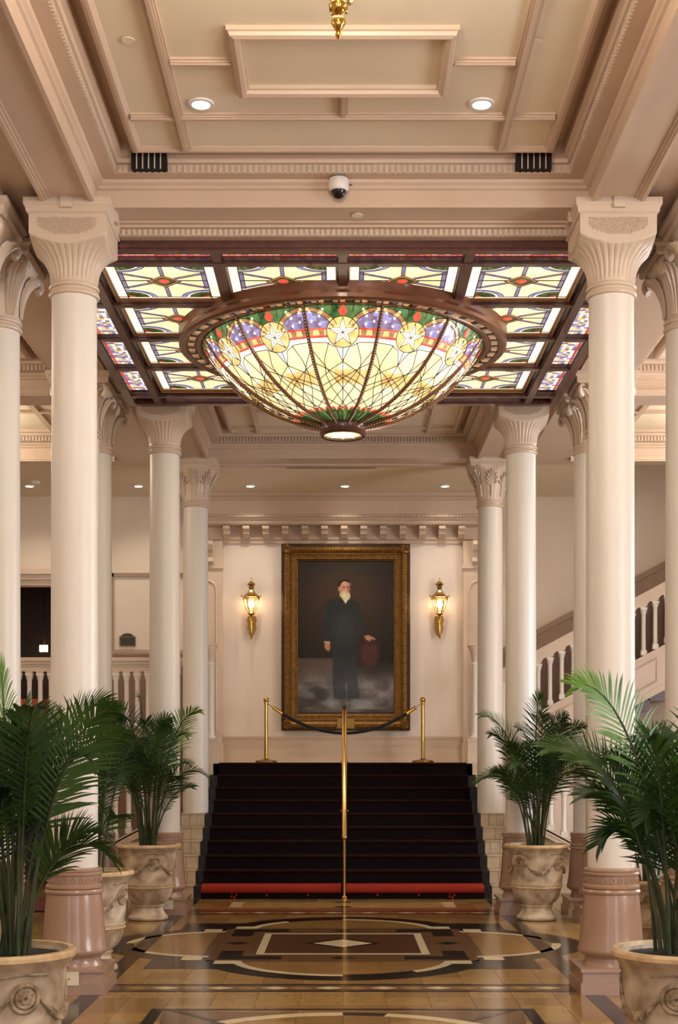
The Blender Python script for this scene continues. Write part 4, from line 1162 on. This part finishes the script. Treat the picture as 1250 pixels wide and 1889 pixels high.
# ================================================================= WALL LANTERNS
def lantern(x, label):
    o = tag(empty('wall_lantern', (x, YW-.002, 3.53)), label, 'wall lamp', 'lanterns beside the portrait')
    bp = B().prism_y([(-.05,.12),(-.072,.18),(-.058,.24),(-.075,.30),(-.06,.36),(.06,.36),(.075,.30),(.058,.24),(.072,.18),(.05,.12),(.02,.06),(-.02,.06)], -.03, 0)
    bp.obj('back_plate', 'brassd', o)
    Y = -.13
    B().lathe([(.012,0),(.022,.015),(.012,.03),(.02,.05),(.026,.20),(.03,.34),(.022,.36)], 14, (0,Y,0)).obj('stem', 'brass', o, True)
    B().tube([(0,-.02,.22),(0,-.07,.20),(0,Y,.24)], .014, 8).obj('arm', 'brassd', o, True)
    B().lathe([(.02,.35),(.045,.37),(.055,.39),(.04,.405)], 6, (0,Y,0)).obj('cup', 'brassd', o)
    gl = B()
    prof = [(.045,.40),(.075,.45),(.10,.51),(.115,.57),(.12,.63)]
    gl.lathe(prof, 6, (0,Y,0), False, False)
    gl.obj('glass_pane', 'glass', o)
    for k in range(6):
        a = 2*PI*k/6
        B().tube([(r*math.cos(a), Y+r*math.sin(a), z) for r, z in prof], .006, 6).obj('cage_bar', 'brass', o, True)
    g = B()
    for k in range(24):
        a = 2*PI*k/24; g.tube([(.122*math.cos(a), Y+.122*math.sin(a), .632), (.124*math.cos(a+.06), Y+.124*math.sin(a+.06), .60), (.122*math.cos(a+.13), Y+.122*math.sin(a+.13), .60), (.122*math.cos(a+.26), Y+.122*math.sin(a+.26), .632)], .005, 5)
    g.obj('gallery_scroll', 'brass', o, True)
    rf = B().lathe([(.135,.635),(.135,.645),(.09,.675),(.055,.71),(.035,.745),(.03,.77),(.042,.775),(.042,.795),(.034,.80),(.065,.835),(.045,.855),(.015,.885),(.008,.90),(.006,.93)], 6, (0,Y,0)).obj('roof', 'brassd', o)
    for k in range(6):
        a = 2*PI*k/6; B().tube([(.13*math.cos(a), Y+.13*math.sin(a), .64), (.15*math.cos(a), Y+.15*math.sin(a), .645), (.152*math.cos(a), Y+.152*math.sin(a), .675)], .006, 5).obj('roof_spur', 'brassd', rf, True)
    for dx, dy in ((-.03, 0), (.03, 0), (0, .03)):
        B().lathe([(.012,.42),(.014,.48),(.010,.485)], 8, (dx,Y+dy,0)).obj('candle', 'ivory', o)
        B().ball((dx, Y+dy, .525), .016, 8, 6, 2.0).obj('bulb', 'bulb', o, True)
    L_ = light('lantern_light', 'POINT', (0, Y-.01, .56), 10, (1.0, .85, .62), .03); L_.parent = o
    return o
lantern(-1.39, 'lit brass lantern on the wall left of the portrait')
lantern(1.47, 'lit brass lantern on the wall right of the portrait')

# ================================================================= STANCHIONS AND ROPE
def stanchion(x, label):
    o = tag(empty('stanchion', (x, 21.0, 1.65)), label, 'stanchion', 'rope stanchions on the landing')
    B().lathe([(.16,0),(.165,.01),(.16,.03),(.06,.045),(.035,.055),(.03,.07)], 28).obj('foot', 'brassd', o, True)
    B().lathe([(.026,.05),(.026,.88),(.034,.885),(.034,.90),(.02,.905)], 16).obj('pole', 'brass', o, 40)
    B().ball((0,0,.935), .042, 16, 10).obj('finial', 'brass', o, True)
    s_ = 1 if x < 0 else -1
    B().ringlathe([(.03+.005*math.cos(w*PI/3), .868+.005*math.sin(w*PI/3)) for w in range(6)], 16).obj('hook_ring', 'brass', o, True)
    return o
XL, XR = -1.14, 1.19
stanchion(XL, 'brass rope post standing left of the portrait'); stanchion(XR, 'brass rope post standing right of the portrait')
rp = tag(empty('velvet_rope', (0, 21.0, 1.65)), 'black velvet rope sagging between the two brass posts', 'rope')
pts = []
for k in range(31):
    t = k/30; pts.append((XL+.10+(XR-XL-.20)*t, 0, .44+.385*(2*t-1)**2))
B().tube(pts[1:-1], .024, 10).obj('rope', 'rope', rp, True)
for e, i in ((1, 0), (-1, 30)):
    B().tube([pts[i], pts[i+2*e]], .027, 10).obj('end_cap', 'brass', rp, True)
    B().tube([(XL+.035 if e > 0 else XR-.035, 0, .868), pts[i]], .008, 6).obj('hook', 'brass', rp, True)

# ================================================================= SMALL FITTINGS
pq = tag(empty('wall_plaque', (-3.29, YW-.003, 3.43)), 'small dark bronze plaque with arched top on the left wall', 'plaque')
B().prism_y([(-.12,0),(.12,0),(.12,.15),(.09,.155)]+[(.09*math.cos(t), .155+.045*math.sin(t)) for t in [PI*k/8 for k in range(1, 8)]]+[(-.09,.155),(-.12,.15)], -.02, 0).obj('plate', 'plaque', pq)
B().tube([(-.11,-.022,.01),(.11,-.022,.01),(.11,-.022,.14),(-.11,-.022,.14),(-.11,-.022,.01)], .004, 5).obj('raised_edge', 'brassd', pq)
cmr = tag(empty('security_camera', (-.03, 10.165, 5.70)), 'white dome security camera on the front beam', 'camera')
B().lathe([(.06,.0),(.073,.015),(.075,.07),(.068,.085),(.0005,.088)], 28, (0,-.085,.03)).obj('housing', 'white', cmr, True)
B().lathe([(.0005,-.052),(.03,-.045),(.05,-.02),(.056,.005)], 24, (0,-.085,.03)).obj('lens_dome', 'black', cmr, True)
B().box(-.03,.03,-.03,0,.06,.11).obj('mount', 'white', cmr)
B().tube([(.07,-.03,.1),(.11,-.01,.105),(.12,0,.09)], .005, 6).obj('cable', 'black', cmr, True)
for x, nm in ((-1.365, 'left'), (1.345, 'right')):
    v = tag(empty('air_vent', (x, 9.985, 5.838)), 'black air grille with pale slats cut into the %s end of the front cornice' % nm, 'vent')
    B().box(-.125, .125, -.045, .03, 0, .125).obj('opening', 'darkhole', v)
    for k in range(5): B().box(-.085+k*.042-.004, -.085+k*.042+.004, -.056, -.043, -.005, .13).obj('slat', 'rose', v)
def downlight(x, y, z, label, power, grp='recessed ceiling spotlights'):
    o = tag(empty('recessed_light', (x, y, z)), label, 'downlight', grp)
    B().ringlathe([(.058,-.001),(.085,-.001),(.082,-.012),(.06,-.014)], 28).obj('trim_ring', 'white', o, True)
    B().lathe([(.0005,-.004),(.057,-.004),(.057,0)], 24).obj('lens', 'down', o)
    l = light('recessed_spot', 'SPOT', (0, 0, -.03), power, (1.0, .9, .76), .05, (0, 0, 0), None, 2.2, .8); l.parent = o
    return o
downlight(-.92, 9.16, ZC, 'lit recessed light in the front ceiling, left of the raised panel', 22)
downlight(.90, 9.16, ZC, 'lit recessed light in the front ceiling, right of the raised panel', 22)
for x, w in ((-1.36, 'left'), (.03, 'middle'), (1.50, 'right')):
    downlight(x, 20.74, 5.72, '%s one of the three small ceiling lights over the landing' % w, 60)
downlight(-4.6, 20.74, 5.72, 'small ceiling light left of the nearest left column', 45)
downlight(-3.0, 20.74, 5.72, 'small ceiling light above the small plaque', 45)
sm = tag(empty('smoke_detector', (-4.45, 20.45, 5.72)), 'round white smoke detector beside the far left ceiling light', 'detector')
B().lathe([(.0005,-.04),(.05,-.035),(.07,-.01),(.075,0)], 24).obj('cover', 'white', sm, True); B().ringlathe([(.05,-.036),(.06,-.03),(.055,-.028)], 24).obj('grille', 'ivory', sm)
for x, y, z, lb in ((-1.27, 8.35, ZC, 'flat cream sprinkler cover on the front ceiling, left'), (1.14, 8.37, ZC, 'flat cream sprinkler cover on the front ceiling, right'), (.105, 10.30, ZB, 'small flat sprinkler cover under the front cross beam')):
    o = tag(empty('sprinkler_cover', (x, y, z)), lb, 'sprinkler')
    B().lathe([(.0005,-.010),(.04,-.010),(.042,-.006)], 24).obj('disc', 'ceil', o); B().lathe([(.03,-.006),(.03,0)], 16).obj('collar', 'ivory', o)
df = tag(empty('air_diffuser', (-.16, 19.25, 5.70)), 'long thin pale air diffuser above the landing lights', 'vent')
B().box(-.62, .62, -.05, .05, -.03, .015).obj('housing', 'beam', df); B().box(-.6, .6, -.008, .008, -.033, -.029).obj('slot', 'darkhole', df)
for x, y, lb, s in ((-1.94, YA, 'ivory cover plate on the plinth of the nearest left column', 0), (2.08, YA, 'ivory power outlet on the plinth of the nearest right column', 1), (-1.9, YB, 'ivory cover plate on the plinth of the left column behind the urn', 0)):
    o = tag(empty('outlet_plate', (x if s == 0 else x, y-.2655, .115)), lb, 'outlet')
    B().box(-.07, .07, -.006, 0, -.045, .05).obj('plate', 'ivory', o)
    if s == 0: B().ball((0, -.006, .0), .006, 8, 4).obj('screw', 'brassd', o, True)
    for dx in ((-.03, .03) if s else ()):
        sk = B().box(dx-.018, dx+.018, -.009, -.006, -.022, .026).obj('socket', 'white', o)
        B().box(dx-.009, dx-.005, -.0095, -.009, .004, .018).box(dx+.005, dx+.009, -.0095, -.009, .004, .018).obj('slot', 'black', sk)
for sx, nm in ((-1, 'left'), (1, 'right')):
    o = tag(empty('column_knob', (sx*(CX2), 11.08-.167, 3.87)), 'small round metal knob on the column at the %s picture edge' % nm, 'knob')
    bb = B().lathe([(.001,.03),(.02,.028),(.028,.016),(.022,.004),(.03,0)], 16); bb.v = [(x, -z, y) for x, y, z in bb.v]; bb.obj('knob', 'brassd', o, True)
    bb = B().lathe([(.036,-.004),(.036,.004),(.02,.006)], 16); bb.v = [(x, -z, y) for x, y, z in bb.v]; bb.obj('rose_plate', 'giltd', o)

# ================================================================= CHANDELIER (only its foot hangs into view)
ch = tag(empty('chandelier', (-.02, 6.4, 4.93)), 'brass chandelier whose turned finial hangs in at the top edge', 'chandelier')
B().lathe([(.002,0),(.012,.01),(.016,.025),(.010,.035),(.022,.05),(.034,.075),(.030,.095),(.018,.105),(.026,.115),(.042,.135),(.044,.155),(.026,.175),(.020,.20),(.032,.22),(.05,.25),(.03,.29),(.02,.36),(.02,.96)], 24).obj('stem', 'brass', ch, True)
for k in range(6):
    a = 2*PI*k/6+.3; c, s = math.cos(a), math.sin(a)
    pts = []
    for q in range(25):
        t = q/24; r = .03+.39*t; z = .36-.09*math.sin(PI*min(1, t*1.3))+.10*max(0, t-.7)/.3
        pts.append((r*c, r*s, z))
    arm = B().tube(pts, .009, 8).obj('arm', 'brass', ch, True)
    B().tube([(( .03+.045*w*math.cos(w*5))*c, (.03+.045*w*math.cos(w*5))*s, .17+.045*w*math.sin(w*5)) for w in [q/14 for q in range(15)]], .006, 6).obj('scroll', 'brass', arm, True)
    B().lathe([(.03,.44),(.04,.45),(.02,.46),(.016,.52)], 14, (.42*c,.42*s,0)).obj('candle_cup', 'brass', arm, True)
    B().lathe([(.03,.52),(.06,.56),(.072,.61),(.062,.65),(.05,.67)], 18, (.42*c,.42*s,0), False, False).obj('glass_shade', 'down', arm, True)
B().lathe([(.07,1.0),(.075,.985),(.05,.95),(.02,.93)], 24).obj('canopy', 'brass', ch, True)
# ================================================================= URNS
UP = [(.155,0),(.205,.003),(.212,.02),(.208,.035),(.192,.045),(.172,.075),(.158,.105),(.156,.125),(.165,.135),(.17,.15),(.162,.16),(.172,.17),(.205,.195),(.235,.24),(.252,.29),(.261,.335),(.266,.345),(.268,.36),(.263,.37),(.267,.38),(.265,.395),(.272,.45),(.282,.56),(.29,.66),(.293,.70),(.30,.712),(.31,.73),(.328,.748),(.338,.762),(.338,.782),(.330,.79),(.305,.79),(.298,.77),(.292,.73)]
def urn_r(z):
    for (r0, z0), (r1, z1) in zip(UP[18:], UP[19:]):
        if z0 <= z <= z1: return r0+(r1-r0)*(z-z0)/(z1-z0)
    return .27
def make_urn():
    o = empty('urn')
    bd_ = B().lathe(UP, 56).obj('body', 'urn', o, 30)
    B().ringlathe([(.296,.755),(.325,.752),(.341,.764),(.341,.781),(.331,.7925),(.303,.7925)], 56).obj('rim', 'urnrim', o, 40)
    B().lathe([(.0005,.768),(.15,.77),(.292,.758)], 32).obj('soil', 'soil', o, True)
    for q in range(4):
        a = q*PI/2; c, s = math.cos(a), math.sin(a)
        def W_(u, d, z):     # wrap onto the urn: u across, d proud
            aa = a+u/.285; R = urn_r(z)+d; return (R*math.cos(aa), R*math.sin(aa), z)
        md = B()
        for rr, pr in ((.062, .012), (.040, .010), (.018, .014)):
            md.tube([W_(rr*math.cos(t), .004, .60+rr*math.sin(t)) for t in [2*PI*k/20 for k in range(21)]], pr, 6)
        for k in range(8):
            t = 2*PI*k/8; md.ball(W_(.029*math.cos(t), .006, .60+.029*math.sin(t)), .010, 6, 4)
        md.obj('medallion', 'urnd', bd_, True)
        gd = B(); n_ = 22; pts = []; rr = []
        for k in range(n_+1):
            t = k/n_; u = .03+t*(.448-.06); z = .655-.155*math.sin(PI*t)**.9
            pts.append(W_(u, .006, z)); rr.append(.005+.017*math.sin(PI*t)**3)
        gd.tube(pts, rr, 7)
        for k in range(6, 17):
            t = k/n_
            for w in (-1, 0, 1): gd.ball(W_(.03+t*.388+random.uniform(-.008, .008), .018, .655-.155*math.sin(PI*t)**.9+w*.013), .012*math.sin(PI*t)**2, 6, 4)
        gd.tube([W_(x_, .005, .655+.05*math.cos(x_*6)) for x_ in (-.11, -.06, 0, .06, .11)], .006, 6)
        gd.obj('garland', 'urnd', bd_, True)
    for z in (.345, .375, .15):
        rb_ = .268 if z > .2 else .168
        B().ringlathe([(rb_+.006*math.cos(w*PI/3), z+.006*math.sin(w*PI/3)) for w in range(6)], 48).obj('moulded_ring', 'urnrim', bd_, True)
    return o
urn0 = None
def urn(x, y, rot, label, sc=1.0):
    global urn0
    if urn0 is None: urn0 = make_urn(); o = urn0
    else: o = copy_tree(urn0)
    o.location = (x, y, 0.003); o.rotation_euler = (0, 0, rot); o.scale = (sc, sc, sc)
    return tag(o, label, 'urn', 'weathered stone urns holding the palms')
D2R = PI/180
urn(-1.57, 6.5, (-90+34)*D2R, 'large weathered urn with medallion at the lower left corner')
urn(1.58, 6.5, (-90-22)*D2R, 'large weathered urn with medallion at the lower right corner')
urn(-2.0, 11.22, -20*D2R, 'weathered urn half hidden behind the nearest left column')
urn(2.56, 11.82, (-90-10)*D2R, 'weathered urn glimpsed behind the nearest right column', .85)
urn(-2.05, 14.87, (-90+20)*D2R, 'weathered footed urn standing before the second left column, medallion facing front')
urn(2.04, 14.87, (-90+45)*D2R, 'weathered footed urn standing before the second right column, garland facing front')

# ================================================================= PALMS
def frond(root, base, tip, h, mat_, ll=.28, lw=.020, roll=0.0, n=30, t0=.38, sag=.25):
    P0 = Vector(base); P3 = Vector(tip); out = P3-P0
    P1 = P0+Vector((out.x*.12, out.y*.12, h*.55)); P2 = P0+Vector((out.x*.55, out.y*.55, max(h, out.z)+.06))
    def bz(t): u = 1-t; return P0*u**3+P1*3*u*u*t+P2*3*u*t*t+P3*t**3
    def tg(t): return (bz(min(1, t+.01))-bz(max(0, t-.01))).normalized()
    stm = B().tube([bz(k/14) for k in range(15)], [.0095*(1-.75*k/14)+.001 for k in range(15)], 6)
    fo = stm.obj('frond', 'stem', root, True)
    lf = B(); hor = Vector((out.x, out.y, 0)); hor = hor.normalized() if hor.length > .05 else Vector((1, 0, 0))
    side0 = hor.cross(Vector((0, 0, 1))).normalized()
    for i in range(n):
        f = i/(n-1); t = t0+(1-t0)*f; p = bz(t); T_ = tg(t)
        sd = (side0-T_*side0.dot(T_)).normalized(); nm = sd.cross(T_)
        sd2 = sd*math.cos(roll)+nm*math.sin(roll)
        lng = ll*(.55+.45*math.sin(PI*min(1, f*1.25+.15)))*(1-.45*f*f)*random.uniform(.9, 1.08)
        for s in (-1, 1):
            an = math.radians(62-34*f+random.uniform(-5, 5))
            d = (T_*math.cos(an)+sd2*s*math.sin(an)+sd2.cross(T_)*s*0+nm*.12).normalized()
            wv = d.cross(sd2.cross(T_)).normalized(); q = p.copy(); prev = None; m_ = 5
            for k in range(m_+1):
                g = k/m_; w = lw*.5*(math.sin(PI*min(1, .12+g*.88))**.7 if k < m_ else .03)
                a, b_ = tuple(q-wv*w), tuple(q+wv*w)
                o = len(lf.v); lf.v += [a, b_]
                if k: lf.f.append((o-2, o-1, o+1, o))
                dd_ = (d+Vector((0, 0, -1))*sag*g*g*2.2).normalized(); q = q+dd_*(lng/m_)
    lo = lf.obj('leaflets', mat_, fo)
    return fo
def palm(x, y, z, label, tips, extra, rad, top, ll, lw, seed, n=30):
    random.seed(seed)
    o = tag(empty('potted_palm', (x, y, z)), label, 'palm', 'palms growing in the urns')
    for tp in tips:
        tx, ty, tz, h, mt, roll = tp
        b_ = (random.uniform(-.05, .05), random.uniform(-.05, .05), 0)
        frond(o, b_, (tx-x, ty-y, tz-z), h, mt, ll, lw, roll, n)
    for k in range(extra):
        a = 2*PI*k/extra+random.uniform(-.3, .3); r = rad*random.uniform(.45, 1.0); hh = top*random.uniform(.45, 1.0)
        b_ = (.07*math.cos(a)+random.uniform(-.03, .03), .07*math.sin(a)+random.uniform(-.03, .03), 0)
        frond(o, b_, (r*math.cos(a), r*math.sin(a), hh), max(hh, .6)*random.uniform(.9, 1.05), random.choice(['leafa', 'leafa', 'leafc']), ll*random.uniform(.8, 1.05), lw, random.uniform(-.9, .9), n)
    return o
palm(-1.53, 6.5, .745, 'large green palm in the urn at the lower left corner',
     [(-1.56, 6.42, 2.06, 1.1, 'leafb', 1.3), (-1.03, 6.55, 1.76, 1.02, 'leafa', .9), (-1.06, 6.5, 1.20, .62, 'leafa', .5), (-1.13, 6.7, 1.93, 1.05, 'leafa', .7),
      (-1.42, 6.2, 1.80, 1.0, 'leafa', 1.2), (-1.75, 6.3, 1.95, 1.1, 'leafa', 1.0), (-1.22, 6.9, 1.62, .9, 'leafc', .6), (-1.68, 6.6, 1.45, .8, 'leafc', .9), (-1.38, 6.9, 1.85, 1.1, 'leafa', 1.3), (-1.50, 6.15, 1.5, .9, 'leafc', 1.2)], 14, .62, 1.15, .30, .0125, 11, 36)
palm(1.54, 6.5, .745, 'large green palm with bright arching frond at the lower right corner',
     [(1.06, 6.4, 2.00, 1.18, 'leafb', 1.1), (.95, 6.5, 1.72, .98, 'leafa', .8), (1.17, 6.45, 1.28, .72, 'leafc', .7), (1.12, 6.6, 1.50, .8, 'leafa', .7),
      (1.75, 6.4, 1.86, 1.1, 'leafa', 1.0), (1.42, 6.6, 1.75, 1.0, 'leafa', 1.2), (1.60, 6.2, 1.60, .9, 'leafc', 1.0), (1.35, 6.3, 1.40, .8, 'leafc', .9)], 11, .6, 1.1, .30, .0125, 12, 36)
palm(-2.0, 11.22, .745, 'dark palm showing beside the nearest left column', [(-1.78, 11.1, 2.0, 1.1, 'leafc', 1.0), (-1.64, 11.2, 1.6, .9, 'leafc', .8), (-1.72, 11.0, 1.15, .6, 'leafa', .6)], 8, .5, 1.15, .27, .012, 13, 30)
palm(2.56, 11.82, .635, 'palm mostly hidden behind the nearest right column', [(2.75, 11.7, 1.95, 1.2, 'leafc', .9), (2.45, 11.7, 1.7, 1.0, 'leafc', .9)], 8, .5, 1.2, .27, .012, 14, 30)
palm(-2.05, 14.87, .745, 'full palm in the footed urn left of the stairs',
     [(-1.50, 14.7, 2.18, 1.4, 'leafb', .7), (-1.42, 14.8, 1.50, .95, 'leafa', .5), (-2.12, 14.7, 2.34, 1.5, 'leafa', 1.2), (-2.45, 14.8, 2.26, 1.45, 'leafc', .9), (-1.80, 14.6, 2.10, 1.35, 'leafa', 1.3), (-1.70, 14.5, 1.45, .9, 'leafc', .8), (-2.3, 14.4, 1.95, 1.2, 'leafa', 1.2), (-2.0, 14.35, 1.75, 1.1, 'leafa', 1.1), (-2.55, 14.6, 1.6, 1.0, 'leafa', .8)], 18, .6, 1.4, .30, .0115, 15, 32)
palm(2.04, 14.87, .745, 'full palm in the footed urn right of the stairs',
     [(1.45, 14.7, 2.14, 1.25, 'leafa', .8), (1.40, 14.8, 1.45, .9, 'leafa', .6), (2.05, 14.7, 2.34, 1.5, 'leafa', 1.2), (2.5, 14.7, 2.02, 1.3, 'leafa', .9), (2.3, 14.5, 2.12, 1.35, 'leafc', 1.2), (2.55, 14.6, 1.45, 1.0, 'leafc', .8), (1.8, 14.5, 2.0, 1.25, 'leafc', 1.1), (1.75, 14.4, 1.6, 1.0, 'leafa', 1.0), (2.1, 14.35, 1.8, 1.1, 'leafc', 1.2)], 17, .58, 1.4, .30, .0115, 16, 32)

# ================================================================= BAR AND AISLES
bl = tag(empty('bar_lantern', (-4.86, 23.0, 3.46)), 'small glowing square lantern in the dark bar', 'lamp')
B().box(-.07, .07, -.05, .05, 0, .10).obj('shade', 'bulb', bl)
for dx in (-.07, -.023, .023, .07): B().box(dx-.005, dx+.005, -.055, .055, -.01, .11).obj('bar', 'brassd', bl)
B().box(-.006, .006, -.006, .006, .10, 1.14).obj('hanger', 'darkhole', bl)
light('bar_glow', 'POINT', (-4.86, 22.6, 3.3), 10, (1, .5, .3), .1)
bn = tag(empty('banquette', (-4.9, 22.2, 1.98)), 'orange-red leather banquette behind the gallery balusters', 'bench')
B().box(-.8, .8, -.25, .25, 0, .4).obj('seat', 'redlac', bn); B().box(-.8, .8, .15, .27, .4, .68).obj('backrest', 'redlac', bn)
for sx, nm in ((-1, 'left'), (1, 'right')):
    rg = tag(empty('aisle_rug', (sx*3.3, 16.4, .001)), 'maroon rug in the %s aisle behind the columns' % nm, 'rug')
    B().box(-.55, .55, -.8, .6, 0, .012).obj('pile', 'rug', rg); B().box(-.58, .58, -.83, -.8, 0, .010).box(-.58, .58, .6, .63, 0, .010).obj('fringe', 'carpettrim', rg)
# lamps: the front coffer's chandelier, and unseen copies added to light aisles and ceiling
def chlight(o, p):
    l = light('chandelier_light', 'POINT', (0, 0, .56), p, MILD, .30); l.parent = o
for x, y, lb in ((-4.8, 12.9, 'unseen brass chandelier added to light the left aisle'), (4.8, 12.9, 'unseen brass chandelier added to light the right aisle'), (-4.8, 7.2, 'unseen brass chandelier added to light the front left aisle'), (4.8, 7.2, 'unseen brass chandelier added to light the front right aisle'), (-4.8, 17.15, 'unseen brass chandelier added to light the rear left aisle'), (4.8, 17.15, 'unseen brass chandelier added to light the rear right aisle'), (0, 2.2, 'unseen brass chandelier added for light above the photographer')):
    o = copy_tree(ch); o.location = (x, y, 4.93); tag(o, lb, 'chandelier', 'brass chandeliers of the hall'); chlight(o, 70 if y > 16 else 60 if x < -1 else 130 if x > 1 else 150)
chlight(ch, 120)
ch['group'] = 'brass chandeliers of the hall'
